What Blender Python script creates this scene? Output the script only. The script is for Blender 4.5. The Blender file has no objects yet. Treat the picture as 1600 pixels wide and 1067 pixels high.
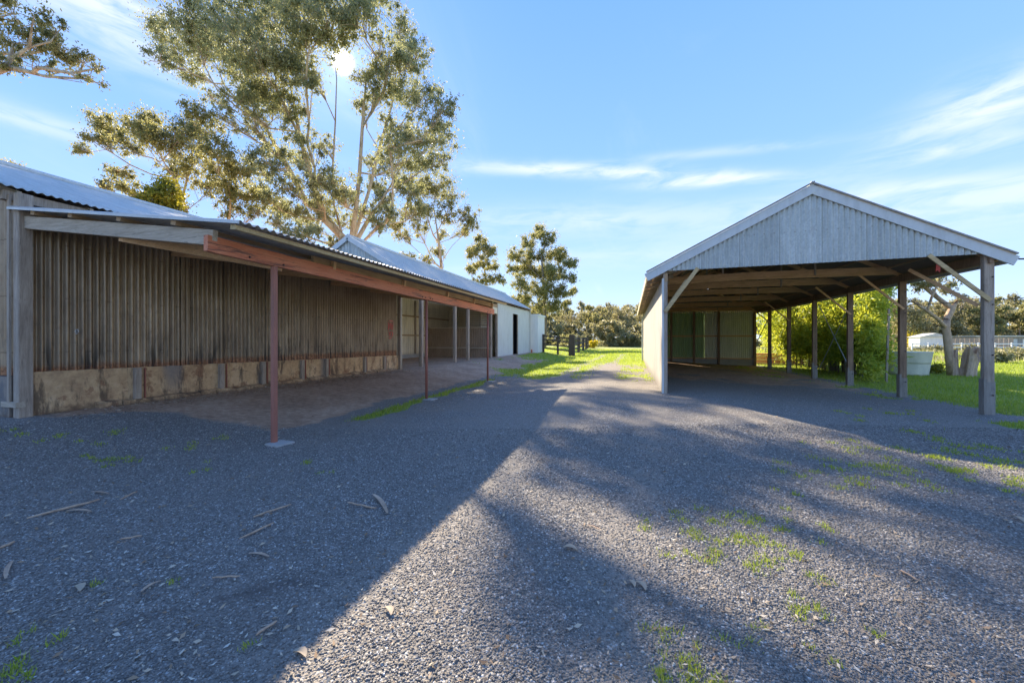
import bpy, math, random
import numpy as np
from mathutils import Vector, Matrix
R = math.radians
rnd = random.Random(7)
rng = np.random.default_rng(11)
sc = bpy.context.scene
COL = sc.collection

# ---------------------------------------------------------------- camera, sun, sky, exposure
# World +Y runs along the two sheds, the camera stands at the origin and looks a little left of +Y.
TH = math.atan(186/600.0); CS, SN = math.cos(TH), math.sin(TH)
H = 1.5
cam_d = bpy.data.cameras.new('camera'); cam = bpy.data.objects.new('camera', cam_d); COL.objects.link(cam)
cam.location = (0, 0, H); cam.rotation_euler = (R(90), 0, TH)
cam_d.sensor_width = 36; cam_d.lens = 13.5; cam_d.shift_y = -0.0016
cam_d.clip_start = 0.05; cam_d.clip_end = 3000
sc.camera = cam

SUN = Vector((-430.7, 494.6, 434.0)).normalized()
SUN_EL = math.asin(SUN.z); SUN_AZ = math.atan2(SUN.x, SUN.y)
sd = bpy.data.lights.new('sun', 'SUN'); sd.energy = 3.25; sd.angle = R(0.6); sd.color = (1.0, 0.86, 0.66)
so = bpy.data.objects.new('sun', sd); COL.objects.link(so)
so.rotation_euler = SUN.to_track_quat('Z', 'Y').to_euler(); so.location = (-20, 25, 30)

sc.view_settings.view_transform = 'Standard'; sc.view_settings.look = 'None'
sc.view_settings.exposure = 2.15; sc.view_settings.gamma = 1
sc.cycles.max_bounces = 6; sc.cycles.diffuse_bounces = 4; sc.cycles.glossy_bounces = 2
sc.cycles.transparent_max_bounces = 4; sc.cycles.transmission_bounces = 2

def P(px, py, w):
    """the place seen at pixel (px, py) of the photograph at depth w (used for measuring only)"""
    u = (px-800)/600.0*w
    return Vector((u*CS - w*SN, u*SN + w*CS, H + (531-py)*w/600.0))

# ---- tiny node-expression helper
class E:
    def __init__(s, nt, sock): s.nt, s.s = nt, sock
    def _m(s, op, o=None, o2=None, clamp=False):
        n = s.nt.nodes.new('ShaderNodeMath'); n.operation = op; n.use_clamp = clamp
        for i, v in enumerate((s, o, o2)):
            if v is None: continue
            if isinstance(v, E): s.nt.links.new(v.s, n.inputs[i])
            else: n.inputs[i].default_value = v
        return E(s.nt, n.outputs[0])
    def __add__(s, o): return s._m('ADD', o)
    __radd__ = __add__
    def __mul__(s, o): return s._m('MULTIPLY', o)
    __rmul__ = __mul__
    def __sub__(s, o): return s._m('SUBTRACT', o)
    def __truediv__(s, o): return s._m('DIVIDE', o)
    def pow(s, o): return s._m('POWER', o)
    def exp(s): return s._m('EXPONENT')
    def floor(s): return s._m('FLOOR')
    def abs(s): return s._m('ABSOLUTE')
    def max(s, o): return s._m('MAXIMUM', o)
    def min(s, o): return s._m('MINIMUM', o)
    def smooth(s, a, b, lo=0.0, hi=1.0):
        n = s.nt.nodes.new('ShaderNodeMapRange'); n.interpolation_type = 'SMOOTHSTEP'
        s.nt.links.new(s.s, n.inputs['Value'])
        for k, v in (('From Min', a), ('From Max', b), ('To Min', lo), ('To Max', hi)):
            n.inputs[k].default_value = v
        return E(s.nt, n.outputs[0])
class NT:
    def __init__(s, nt): s.nt = nt; s.N = nt.nodes; s.L = nt.links
    def node(s, t, **kw):
        n = s.N.new(t)
        for k, v in kw.items(): setattr(n, k, v)
        return n
    def link(s, a, b): s.L.new(a.s if isinstance(a, E) else a, b)
    def pos(s): return s.N.new('ShaderNodeNewGeometry').outputs['Position']
    def objc(s): return s.N.new('ShaderNodeTexCoord').outputs['Object']
    def xyz(s, sock):
        n = s.N.new('ShaderNodeSeparateXYZ'); s.L.new(sock, n.inputs[0]); return [E(s.nt, o) for o in n.outputs]
    def scale(s, sock, v, loc=(0, 0, 0)):
        n = s.N.new('ShaderNodeMapping'); s.L.new(sock, n.inputs[0]); n.inputs['Scale'].default_value = v
        n.inputs['Location'].default_value = loc; return n.outputs[0]
    def noise(s, sock, sc_, det=4, rough=.55, dist=0.0):
        n = s.N.new('ShaderNodeTexNoise'); s.L.new(sock, n.inputs['Vector']); n.inputs['Scale'].default_value = sc_
        n.inputs['Detail'].default_value = det; n.inputs['Roughness'].default_value = rough
        n.inputs['Distortion'].default_value = dist; return E(s.nt, n.outputs['Fac'])
    def vor(s, sock, sc_, feature='F1'):
        n = s.N.new('ShaderNodeTexVoronoi'); n.feature = feature; s.L.new(sock, n.inputs['Vector'])
        n.inputs['Scale'].default_value = sc_; return n
    def ramp(s, fac, stops):
        n = s.N.new('ShaderNodeValToRGB'); cr = n.color_ramp
        while len(cr.elements) < len(stops): cr.elements.new(0.5)
        for e, (p, c) in zip(cr.elements, stops): e.position = p; e.color = (*c, 1)
        s.link(fac, n.inputs[0]); return n.outputs[0]
    def mix(s, fac, a, b, mode='MIX'):
        n = s.N.new('ShaderNodeMix'); n.data_type = 'RGBA'; n.blend_type = mode
        if isinstance(fac, (int, float)): n.inputs[0].default_value = fac
        else: s.link(fac, n.inputs[0])
        for v, i in ((a, 6), (b, 7)):
            if isinstance(v, tuple): n.inputs[i].default_value = (*v[:3], 1)
            else: s.link(v, n.inputs[i])
        return n.outputs[2]
    def bump(s, h, strength=.5, dist=.01, normal=None):
        n = s.N.new('ShaderNodeBump'); n.inputs['Strength'].default_value = strength
        n.inputs['Distance'].default_value = dist; s.link(h, n.inputs['Height'])
        if normal is not None: s.link(normal, n.inputs['Normal'])
        return n.outputs[0]

w = bpy.data.worlds.new('World'); sc.world = w; w.use_nodes = True
t = NT(w.node_tree); w.node_tree.nodes.clear()
sky = t.node('ShaderNodeTexSky', sky_type='NISHITA'); sky.sun_disc = False
sky.sun_elevation = SUN_EL; sky.sun_rotation = SUN_AZ; sky.air_density = 1.0; sky.dust_density = 0.1; sky.ozone_density = 2.5; sky.altitude = 200
gen = t.node('ShaderNodeTexCoord').outputs['Generated']
def dotv(v):
    n = t.node('ShaderNodeVectorMath', operation='DOT_PRODUCT'); t.link(gen, n.inputs[0]); n.inputs[1].default_value = v
    return E(t.nt, n.outputs['Value'])
cloud = None
# thin clouds, each a soft streak at its own direction in the sky: (px, py, half length, half thickness, tilt, amount)
for (px, py, a, b, tilt, amt) in ((1570, 150, .09, .04, .0, .7), (1500, 185, .10, .02, .1, .4), (930, 268, .34, .015, -.12, 1.0), (1080, 285, .13, .012, -.1, .8), (1500, 232, .11, .015, -.1, .6),
        (190, 8, .22, .03, -.05, .9), (190, 68, .16, .035, -.1, .6), (60, 192, .22, .018, 0, .5), (1380, 300, .2, .018, -.12, .5),
        (900, 345, .45, .035, -.03, .45), (1560, 310, .3, .03, -.1, .5), (1000, 400, .5, .03, .0, .3), (1100, 240, .2, .01, -.1, .35)):
    d = (P(px, py, 1) - Vector((0, 0, H))).normalized()
    e1 = d.cross(Vector((0, 0, 1))).normalized(); e2 = e1.cross(d)
    f1 = e1*math.cos(tilt) + e2*math.sin(tilt); f2 = -e1*math.sin(tilt) + e2*math.cos(tilt)
    q1 = dotv(tuple(f1/a)); q2 = dotv(tuple(f2/b))
    front = dotv(tuple(d)).smooth(0.1, 0.4)
    g = ((q1*q1 + q2*q2)*-1.0).exp()*front*amt
    cloud = g if cloud is None else cloud + g
gx, gy, gz = t.xyz(gen)
den = gz.max(0.0) + 0.12
cmb = t.node('ShaderNodeCombineXYZ'); t.link(gx/den, cmb.inputs[0]); t.link(gy/den, cmb.inputs[1])
flow = t.scale(cmb.outputs[0], (1.0, .35, 1.0))
wisp = t.noise(flow, 2.2, 7, .62, .8)
wisp2 = t.noise(t.scale(gen, (3, 3, 14)), 2.6, 6, .6, .5)
cl = cloud*wisp2.smooth(.25, .66)*1.15 + wisp.smooth(.52, .84)*.24
cl = cl.min(1.0)
deep = t.ramp(gz.max(0.0).pow(.75), [(0, (.220, .262, .325)), (.22, (.148, .208, .315)), (.5, (.082, .150, .300)), (.8, (.050, .112, .275))])
deep = t.mix(1.0, deep, (6.7, 6.7, 6.7), 'MULTIPLY')
base = t.mix(.985, sky.outputs[0], deep)
s1 = t.mix(cl*.75, base, (1.75, 1.8, 1.9))
sdot = dotv(tuple(SUN))
aure = sdot.max(0.0).pow(20000.0)*90.0 + sdot.max(0.0).pow(600.0)*.5 + sdot.max(0.0).pow(40.0)*0.15
glow = t.node('ShaderNodeCombineXYZ'); t.link(aure, glow.inputs[0]); t.link(aure*.95, glow.inputs[1]); t.link(aure*.86, glow.inputs[2])
addn = t.mix(1.0, s1, glow.outputs[0], 'ADD')
SKYTINT = t.mix(1.0, addn, (0.98, 1.0, 1.03), 'MULTIPLY')
bg = t.node('ShaderNodeBackground'); t.link(SKYTINT, bg.inputs[0]); bg.inputs[1].default_value = 0.148
out = t.node('ShaderNodeOutputWorld'); t.link(bg.outputs[0], out.inputs[0])

# ---------------------------------------------------------------- materials
def mat(name):
    m = bpy.data.materials.new(name); m.use_nodes = True
    t = NT(m.node_tree); b = t.N['Principled BSDF']; return m, t, b
def metal(name, c1, c2, rough=.45, met=.55, streak=(3, 3, .35), rust=0.0, rustcol=(.16, .06, .025), dark=.5, rustz=None, spangle=False, dirt=None, panel=None):
    m, t, b = mat(name); p = t.pos()
    n1 = t.noise(t.scale(p, streak), 2.5, 6, .65); n2 = t.noise(p, 14, 5, .7); n3 = t.noise(t.scale(p, (1, 1, .15)), 22, 4)
    c = t.ramp(n1*.6 + n2*.2 + n3*.2, [(.34, c1), (.62, c2)])
    if panel:
        ax, wid, pst = panel; q = (t.xyz(p)['XYZ'.index(ax)]/wid); cell = t.node('ShaderNodeTexWhiteNoise', noise_dimensions='1D'); t.link(q.floor(), cell.inputs['W'])
        c = t.mix(E(t.nt, cell.outputs['Value'])*pst, c, tuple(x*.5 for x in c1))
        fr = q - q.floor(); c = t.mix(fr.smooth(.0, .035, .7, 0), c, tuple(x*.25 for x in c1))
        zz = t.xyz(p)[2]*1.15; fz = (zz-zz.floor()-.5).abs(); u8 = q*4.0; fu = (u8-u8.floor()-.5).abs()
        c = t.mix((fz*(1/.03)).smooth(.35, .6, 1, 0)*(fu*(1/.25)).smooth(.25, .5, 1, 0)*.4, c, (.09, .05, .03))
    if spangle:
        v = t.vor(t.scale(p, (1, 1, .7)), 34); n = t.node('ShaderNodeSeparateColor'); t.link(v.outputs['Color'], n.inputs[0])
        c = t.mix(E(t.nt, n.outputs[0])*.3, c, tuple(x*.55 for x in c1))
    c = t.mix(n2.smooth(.52, .75)*dark, c, tuple(x*.4 for x in c1))
    if rust:
        c = t.mix(t.noise(t.scale(p, (2, 2, .8)), 3.1, 8, .72).smooth(.56, .68)*rust, c, rustcol)
    if rustz:
        x, y, z = t.xyz(p); jag = t.noise(p, 6, 5, .7)
        band = (z + jag*.22).smooth(rustz[0], rustz[1], 1.0, 0.0)
        c = t.mix(band*.85, c, t.ramp(t.noise(p, 26, 6, .75), [(.36, (.06, .035, .025)), (.5, (.30, .12, .05)), (.62, (.46, .24, .12))]))
        st = t.noise(t.scale(p, (1, 1, .12)), 7, 4, .6)*(1.0) ; low = (z + st*1.3).smooth(1.9, 2.6, 1.0, 0.0)
        c = t.mix(low*st.smooth(.5, .62)*.7, c, (.022, .02, .02))
    t.link(c, b.inputs['Base Color']); b.inputs['Metallic'].default_value = met
    t.link(n2.smooth(.3, .7, rough-.08, rough+.15), b.inputs['Roughness'])
    t.link(t.bump(n1*.5 + n2*.5, .25, .006), b.inputs['Normal']); return m
def wood(name, c1, c2, axis='Y', rough=.8, peel=None):
    m, t, b = mat(name); p = t.pos()
    k = {'X': (.7, 9, 9), 'Y': (9, .7, 9), 'Z': (9, 9, .7)}[axis]
    n1 = t.noise(t.scale(p, k), 3, 6, .65, .6); n2 = t.noise(t.scale(p, tuple(q*3 for q in k)), 3, 4, .6); n3 = t.noise(p, 1.6, 4)
    c = t.ramp(n1*.5 + n2*.3 + n3*.2, [(.36, c1), (.6, c2)])
    c = t.mix(n2.smooth(.56, .7)*.6, c, tuple(q*.35 for q in c1))
    if peel: c = t.mix(t.noise(t.scale(p, k), 1.3, 8, .75, .4).smooth(.53, .61)*.8, c, peel)
    t.link(c, b.inputs['Base Color']); b.inputs['Roughness'].default_value = rough
    t.link(t.bump(n1*.5 + n2*.5, .6, .006), b.inputs['Normal']); return m
def paint(name, c, rough=.6, var=.25, dirt=(.12, .1, .08), dz=None, streaky=True):
    m, t, b = mat(name); p = t.pos()
    n1 = t.noise(t.scale(p, (2, 2, .4) if streaky else (1, 1, 1)), 2.4, 7, .7); n2 = t.noise(p, 9, 5, .7)
    col = t.mix(n1.smooth(.42, .72)*var, c, dirt); col = t.mix(n2.smooth(.5, .7)*var*.8, col, tuple(q*.7 for q in c))
    if dz:
        z = t.xyz(p)[2]; col = t.mix((z + n2*.3).smooth(dz[0], dz[1], .7, 0), col, dirt)
    t.link(col, b.inputs['Base Color']); b.inputs['Roughness'].default_value = rough
    t.link(t.bump(n2, .3, .004), b.inputs['Normal']); return m

M = {}
M['wall_tin'] = metal('aged_corrugated_iron', (.25, .175, .11), (.46, .35, .235), .37, .4, (.9, .9, .45), rust=.3, rustz=(1.14, 1.26), dark=.35, panel=('Y', 1.07, .3))
M['roof_tin'] = metal('galvanised_roof', (.42, .42, .38), (.60, .60, .55), .55, .0, (.5, 3, .5), dark=.25)
M['roof_old'] = metal('old_galvanised_roof', (.38, .36, .33), (.56, .52, .46), .5, .2, (.4, 3, .5), rust=.5, dark=.5)
M['gable'] = metal('galvanised_gable', (.42, .45, .42), (.60, .63, .60), .45, .3, (2, 2, .5), dark=.12, spangle=True, panel=('X', .8, .22), rust=.12)
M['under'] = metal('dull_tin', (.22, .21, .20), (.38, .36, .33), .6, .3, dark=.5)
M['flash'] = paint('grey_flashing', (.58, .61, .60), .45, .2)
M['sidewall'] = paint('beige_grey_sheet', (.50, .47, .42), .6, .35, (.2, .17, .14), (.3, .7))
M['green'] = metal('green_sheet', (.25, .38, .19), (.40, .54, .29), .6, .1, (3, 3, .3), dark=.4)
M['palesheet'] = metal('pale_sheet', (.55, .57, .47), (.78, .78, .64), .55, .15, (3, 3, .3), dark=.4, rust=.15)
M['grey_wood'] = wood('weathered_grey_timber', (.22, .165, .12), (.48, .39, .30), 'Z')
M['grey_wood_x'] = wood('weathered_grey_timber_across', (.30, .24, .17), (.56, .47, .36), 'X')
M['brown_wood'] = wood('brown_timber_across', (.52, .29, .13), (.78, .50, .27), 'X')
M['brown_wood_y'] = wood('brown_timber_along', (.30, .19, .10), (.50, .34, .19), 'Y')
M['post_wood'] = wood('dark_post_timber', (.13, .08, .05), (.34, .22, .135), 'Z')
M['stump_wood'] = wood('pale_splice_timber', (.18, .15, .12), (.36, .32, .27), 'Z')
M['pine'] = wood('yellow_pine', (.38, .26, .12), (.60, .46, .24), 'X')
M['red_wood'] = wood('red_painted_beam', (.50, .12, .05), (.68, .26, .13), 'Y', .6, peel=(.10, .05, .04))
M['red_steel'] = paint('red_oxide_steel', (.36, .13, .085), .5, .4, (.09, .05, .045))
M['concrete'] = None
M['cream'] = paint('cream_board', (.80, .70, .52), .7, .35, (.25, .19, .12), (.5, .95))
M['white'] = paint('white_board', (.66, .66, .62), .6, .3, (.32, .29, .24), (.3, .6))
M['white2'] = paint('clean_white', (.78, .79, .78), .55, .12)
M['fence_wood'] = wood('brown_paling', (.20, .14, .09), (.40, .30, .21), 'Z')
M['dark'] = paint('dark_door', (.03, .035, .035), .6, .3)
M['darkfence'] = wood('black_brown_rail', (.045, .032, .025), (.12, .09, .07), 'X')
M['steel'] = metal('bare_steel', (.3, .3, .3), (.5, .5, .5), .4, .8)
M['bolt'] = metal('dark_bolt', (.05, .04, .04), (.1, .08, .07), .5, .6)
M['cable'] = paint('black_cable', (.02, .02, .02), .5, .1)
M['roof_shade'] = paint('painted_roof_shade', (.20, .155, .11), .8, .3)  # dark tone standing in for the shade under the carport roof
M['mesh'] = metal('wire_mesh', (.25, .24, .22), (.4, .38, .34), .5, .6)
M['redmark'] = paint('red_spray_paint', (.62, .09, .07), .6, .25, (.3, .06, .05))
M['whitemark'] = paint('white_spray_paint', (.75, .73, .7), .6, .2)
M['tank'] = paint('pale_tank', (.74, .70, .54), .55, .3, (.3, .3, .22))
M['pad'] = paint('pale_concrete_pad', (.42, .40, .37), .85, .3, streaky=False)

def concrete_mat():
    m, t, b = mat('stained_render'); p = t.pos(); x, y, z = t.xyz(p)
    n1 = t.noise(p, 1.1, 7, .7); n2 = t.noise(p, 7, 7, .75); n3 = t.noise(t.scale(p, (1, 1, .25)), 5, 5, .7)
    c = t.ramp(n1*.6 + n2*.4, [(.34, (.30, .17, .09)), (.5, (.58, .38, .20)), (.66, (.76, .56, .34))])
    c = t.mix(n3.smooth(.5, .64)*.8, c, (.09, .06, .04)); c = t.mix(t.noise(p, 3.3, 6, .75).smooth(.55, .6)*.6, c, (.24, .10, .05))
    grey = t.noise(t.scale(p, (1, .6, .1), (0, 3.1, 0)), .9, 3, .5).smooth(.54, .6)
    c = t.mix(grey*.7, c, (.19, .19, .19))
    c = t.mix((z + n2*.3).smooth(.45, .62, .75, 0), c, (.11, .07, .045))
    cr = t.vor(p, 1.3, 'DISTANCE_TO_EDGE'); ce = E(t.nt, cr.outputs['Distance']); ce = (ce + (n2 - .5)*.09).smooth(.0, .008, 1, 0)*n1.smooth(.5, .6)
    c = t.mix(ce*.8, c, (.04, .03, .025)); c = t.mix(n2.smooth(.66, .72)*.6, c, (.28, .09, .05))
    t.link(c, b.inputs['Base Color']); b.inputs['Roughness'].default_value = .9
    t.link(t.bump(n2*.7 + n1*.3 - ce*.3, .8, .02), b.inputs['Normal']); return m
M['concrete'] = concrete_mat()

def bark(name, c1, c2, strip=(.30, .15, .08)):
    m, t, b = mat(name); p = t.objc()
    n1 = t.noise(t.scale(p, (2.2, 2.2, .35)), 1.6, 6, .65, .5); n2 = t.noise(t.scale(p, (1, 1, .4)), 12, 5, .7)
    c = t.ramp(n1*.7 + n2*.3, [(.38, c1), (.56, c2)]); c = t.mix(n1.smooth(.55, .68)*.7, c, strip)
    t.link(c, b.inputs['Base Color']); b.inputs['Roughness'].default_value = .85
    t.link(t.bump(n2 + n1, .6, .03), b.inputs['Normal']); return m
M['bark_pale'] = bark('pale_gum_bark', (.28, .19, .12), (.62, .52, .38), (.34, .17, .08))
M['bark_grey'] = bark('grey_bark', (.10, .075, .055), (.26, .21, .16), (.07, .05, .04))
M['bark_dead'] = bark('dead_wood', (.30, .19, .12), (.62, .44, .30), (.22, .12, .07))

def leafmat(name, cols, trans=.35, tcol=(.30, .28, .05), rough=.5):
    m = bpy.data.materials.new(name); m.use_nodes = True; t = NT(m.node_tree); b = t.N['Principled BSDF']
    g = t.node('ShaderNodeNewGeometry'); r = E(t.nt, g.outputs['Random Per Island'])
    big = t.noise(t.objc(), .45, 3, .5)
    f = r*.65 + big*.7 - .18
    c = t.ramp(f, [(i/(len(cols)-1)*.8 + .08, q) for i, q in enumerate(cols)])
    t.link(c, b.inputs['Base Color']); b.inputs['Roughness'].default_value = rough
    b.inputs['Specular IOR Level'].default_value = .45
    tr = t.node('ShaderNodeBsdfTranslucent'); t.link(t.mix(.55, c, tcol), tr.inputs[0])
    mx = t.node('ShaderNodeMixShader'); mx.inputs[0].default_value = trans
    t.link(b.outputs[0], mx.inputs[1]); t.link(tr.outputs[0], mx.inputs[2])
    t.link(mx.outputs[0], t.N['Material Output'].inputs[0]); return m
M['leaf_gum'] = leafmat('gum_leaf', [(.12, .15, .095), (.21, .24, .15), (.30, .33, .20), (.40, .40, .19)], .48, (.52, .49, .17))
M['leaf_gold'] = leafmat('sunlit_gum_leaf', [(.10, .125, .05), (.18, .205, .075), (.27, .27, .13), (.37, .35, .16)], .5, (.54, .48, .16))
M['leaf_far'] = leafmat('far_gum_leaf', [(.13, .14, .08), (.24, .24, .13), (.36, .33, .18), (.46, .40, .22)], .42, (.55, .48, .17))
M['leaf_bamboo'] = leafmat('bamboo_leaf', [(.10, .2, .03), (.24, .38, .05), (.45, .52, .07), (.62, .62, .10)], .5, (.8, .75, .06))
M['leaf_bush'] = leafmat('bush_leaf', [(.08, .11, .02), (.16, .2, .03), (.3, .3, .04), (.5, .42, .04)], .4, (.55, .45, .03))
M['leaf_wattle'] = leafmat('wattle_flower', [(.3, .28, .03), (.6, .5, .03), (.8, .62, .03)], .4, (.8, .6, .03))
M['leaf_scrub'] = leafmat('scrub_leaf', [(.10, .12, .05), (.22, .22, .10), (.38, .34, .18), (.55, .5, .3)], .3, (.4, .36, .12))
M['grass'] = leafmat('grass_blade', [(.13, .20, .025), (.24, .34, .035), (.38, .44, .06), (.50, .46, .14)], .5, (.5, .6, .05), .6)
M['litter'] = leafmat('fallen_leaf', [(.12, .07, .04), (.30, .2, .12), (.5, .4, .28), (.6, .55, .45)], .1, (.4, .3, .15), .8)
M['stone'] = None
def stonemat():
    m, t, b = mat('blue_metal_stone'); g = t.node('ShaderNodeNewGeometry'); r = E(t.nt, g.outputs['Random Per Island'])
    n = t.noise(t.pos(), 1.2, 4, .6); n9 = t.noise(t.pos(), 260, 3, .6)
    c = t.ramp(r, [(.0, (.115, .102, .086)), (.5, (.21, .188, .158)), (.88, (.30, .272, .235)), (.98, (.46, .43, .37)), (1.0, (.62, .6, .56))])
    c = t.mix(n.smooth(.45, .7)*.35, c, (.20, .165, .13)); c = t.mix(n9.smooth(.4, .7)*.3, c, (.1, .105, .115))
    t.link(c, b.inputs['Base Color']); b.inputs['Roughness'].default_value = .7; return m
M['stone'] = stonemat()

# ---------------------------------------------------------------- mesh helpers
def build(name, verts, faces, m, parent=None, smooth=False):
    me = bpy.data.meshes.new(name)
    me.from_pydata([tuple(v) for v in verts], [], faces); me.update()
    if m is not None: me.materials.append(M[m] if isinstance(m, str) else m)
    if smooth: me.polygons.foreach_set('use_smooth', [True]*len(me.polygons))
    o = bpy.data.objects.new(name, me); COL.objects.link(o)
    if parent is not None:
        o.parent = parent; o.matrix_parent_inverse = parent_inv(parent)
    return o
def parent_inv(p):
    mw = Matrix.Identity(4); q = p
    while q is not None:
        mw = (q.matrix_parent_inverse @ q.matrix_basis) @ mw if q.parent else q.matrix_basis @ mw
        q = q.parent
    return mw.inverted()
def np_mesh(name, V, F, m, parent=None, smooth=False):
    me = bpy.data.meshes.new(name); k = F.shape[1]
    me.vertices.add(len(V)); me.vertices.foreach_set('co', V.astype(np.float32).ravel())
    me.loops.add(F.size); me.loops.foreach_set('vertex_index', F.astype(np.int32).ravel())
    me.polygons.add(len(F)); me.polygons.foreach_set('loop_start', np.arange(0, F.size, k, dtype=np.int32))
    me.polygons.foreach_set('loop_total', np.full(len(F), k, dtype=np.int32))
    me.update(calc_edges=True)
    if smooth: me.polygons.foreach_set('use_smooth', np.ones(len(F), dtype=bool))
    me.materials.append(M[m] if isinstance(m, str) else m)
    o = bpy.data.objects.new(name, me); COL.objects.link(o)
    if parent is not None: o.parent = parent; o.matrix_parent_inverse = parent_inv(parent)
    return o
def tag(o, label=None, cat=None, group=None, kind=None):
    if label: o['label'] = label
    if cat: o['category'] = cat
    if group: o['group'] = group
    if kind: o['kind'] = kind
    return o
def thing(name, label, cat, loc=(0, 0, 0), group=None):
    o = bpy.data.objects.new(name, None); COL.objects.link(o); o.location = loc
    return tag(o, label, cat, group)
def dup(root, loc, label=None, rz=None, sc_=None):
    r = root.copy(); COL.objects.link(r); r.location = loc
    if rz is not None: r.rotation_euler = (0, 0, rz)
    if sc_ is not None: r.scale = sc_
    if label: r['label'] = label
    for ch in list(root.children):
        c = ch.copy(); COL.objects.link(c); c.parent = r
        for g in ch.children:
            d = g.copy(); COL.objects.link(d); d.parent = c
    return r
class MB:
    def __init__(s): s.v = []; s.f = []
    def box(s, x0, x1, y0, y1, z0, z1):
        b = len(s.v); s.v += [(x0,y0,z0),(x1,y0,z0),(x1,y1,z0),(x0,y1,z0),(x0,y0,z1),(x1,y0,z1),(x1,y1,z1),(x0,y1,z1)]
        s.f += [tuple(b+i for i in q) for q in ((0,3,2,1),(4,5,6,7),(0,1,5,4),(1,2,6,5),(2,3,7,6),(3,0,4,7))]; return s
    def beam(s, a, b, wd, ht, up=(0, 0, 1), ch=0.0):
        """rectangular bar with slightly chamfered long edges"""
        a, b = Vector(a), Vector(b); d = (b-a).normalized(); u = Vector(up)
        r = d.cross(u).normalized(); u = r.cross(d).normalized(); c = min(wd, ht)*(ch or .08)
        prof = [(-wd/2+c, -ht/2), (wd/2-c, -ht/2), (wd/2, -ht/2+c), (wd/2, ht/2-c), (wd/2-c, ht/2), (-wd/2+c, ht/2), (-wd/2, ht/2-c), (-wd/2, -ht/2+c)]
        k = len(s.v)
        for q in (a, b):
            for (x, y) in prof: s.v.append(tuple(q + r*x + u*y))
        for i in range(8): s.f.append((k+i, k+(i+1) % 8, k+8+(i+1) % 8, k+8+i))
        s.f.append(tuple(k+i for i in reversed(range(8)))); s.f.append(tuple(k+8+i for i in range(8))); return s
    def tube(s, pts, rad, n=8, cap=True):
        pts = [Vector(p) for p in pts]; k = len(s.v); m = len(pts)
        if not hasattr(rad, '__len__'): rad = [rad]*m
        ref = Vector((.31, .17, .93))
        for i, p in enumerate(pts):
            d = (pts[min(i+1, m-1)] - pts[max(i-1, 0)]).normalized()
            if abs(d.dot(ref)) > .97: rr = Vector((1, 0, 0))
            else: rr = ref
            a = d.cross(rr).normalized(); b = d.cross(a)
            for j in range(n):
                th = 2*math.pi*j/n; s.v.append(tuple(p + (a*math.cos(th) + b*math.sin(th))*rad[i]))
        for i in range(m-1):
            for j in range(n):
                s.f.append((k+i*n+j, k+i*n+(j+1) % n, k+(i+1)*n+(j+1) % n, k+(i+1)*n+j))
        if cap: s.f.append(tuple(k+j for j in reversed(range(n)))); s.f.append(tuple(k+(m-1)*n+j for j in range(n)))
        return s
    def quad(s, a, b, c, d): k = len(s.v); s.v += [a, b, c, d]; s.f.append((k, k+1, k+2, k+3)); return s
    def prism(s, poly, d):
        """closed polygon (list of points) pushed along vector d"""
        k = len(s.v); n = len(poly); s.v += [tuple(p) for p in poly]; s.v += [tuple(Vector(p)+Vector(d)) for p in poly]
        s.f.append(tuple(k+i for i in reversed(range(n)))); s.f.append(tuple(k+n+i for i in range(n)))
        for i in range(n): s.f.append((k+i, k+(i+1) % n, k+n+(i+1) % n, k+n+i))
        return s
    def build(s, name, m, parent=None, smooth=False): return build(name, s.v, s.f, m, parent, smooth)

def corr(name, m, parent, org, U, Lu, Vv, nrm, z_lo, z_hi, pitch=.1, amp=.012, rows=3, spp=8, thick=.004, wob=0.0):
    """corrugated sheet: wave along unit U for length Lu; from z_lo(s) to z_hi(s) along unit Vv; nrm = wave direction"""
    U, Vv, nrm, org = Vector(U), Vector(Vv), Vector(nrm), Vector(org)
    n = int(Lu/pitch*spp)+1; V = []; F = []
    for side in (0, 1):
        for i in range(n):
            s_ = Lu*i/(n-1); a = amp*math.sin(2*math.pi*s_/pitch) + (thick if side else 0)
            a += wob*math.sin(s_*1.3)*.5 + wob*math.sin(s_*3.7+1)*.3
            lo = z_lo(s_) if callable(z_lo) else z_lo; hi = z_hi(s_) if callable(z_hi) else z_hi
            for r in range(rows):
                V.append(tuple(org + U*s_ + Vv*(lo+(hi-lo)*r/(rows-1)) + nrm*a))
    K = n*rows
    for i in range(n-1):
        for r in range(rows-1):
            q = (i*rows+r, (i+1)*rows+r, (i+1)*rows+r+1, i*rows+r+1)
            F.append(q); F.append(tuple(K+x for x in reversed(q)))
        for r in (0, rows-1):
            F.append((i*rows+r, (i+1)*rows+r, K+(i+1)*rows+r, K+i*rows+r))
    for i in (0, n-1):
        for r in range(rows-1): F.append((i*rows+r, i*rows+r+1, K+i*rows+r+1, K+i*rows+r))
    return build(name, V, F, m, parent)

# ---- numpy value noise
_perm = rng.random((256, 256))
def vnoise(x, y, f=1.0, oct=4, seed=0):
    x = np.asarray(x, float)*f + seed*17.3; y = np.asarray(y, float)*f + seed*31.7; r = 0; a = .5; tot = 0
    for o in range(oct):
        xi = np.floor(x).astype(int); yi = np.floor(y).astype(int); fx = x-xi; fy = y-yi
        fx = fx*fx*(3-2*fx); fy = fy*fy*(3-2*fy)
        g = lambda i, j: _perm[(xi+i) % 256, (yi+j) % 256]
        r = r + a*((g(0,0)*(1-fx)+g(1,0)*fx)*(1-fy) + (g(0,1)*(1-fx)+g(1,1)*fx)*fy); tot += a
        a *= .5; x = x*2.03+5.1; y = y*2.03+9.7
    return r/tot
def sstep(a, b, x):
    q = np.clip((np.asarray(x, float)-a)/(b-a), 0, 1); return q*q*(3-2*q)

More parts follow.
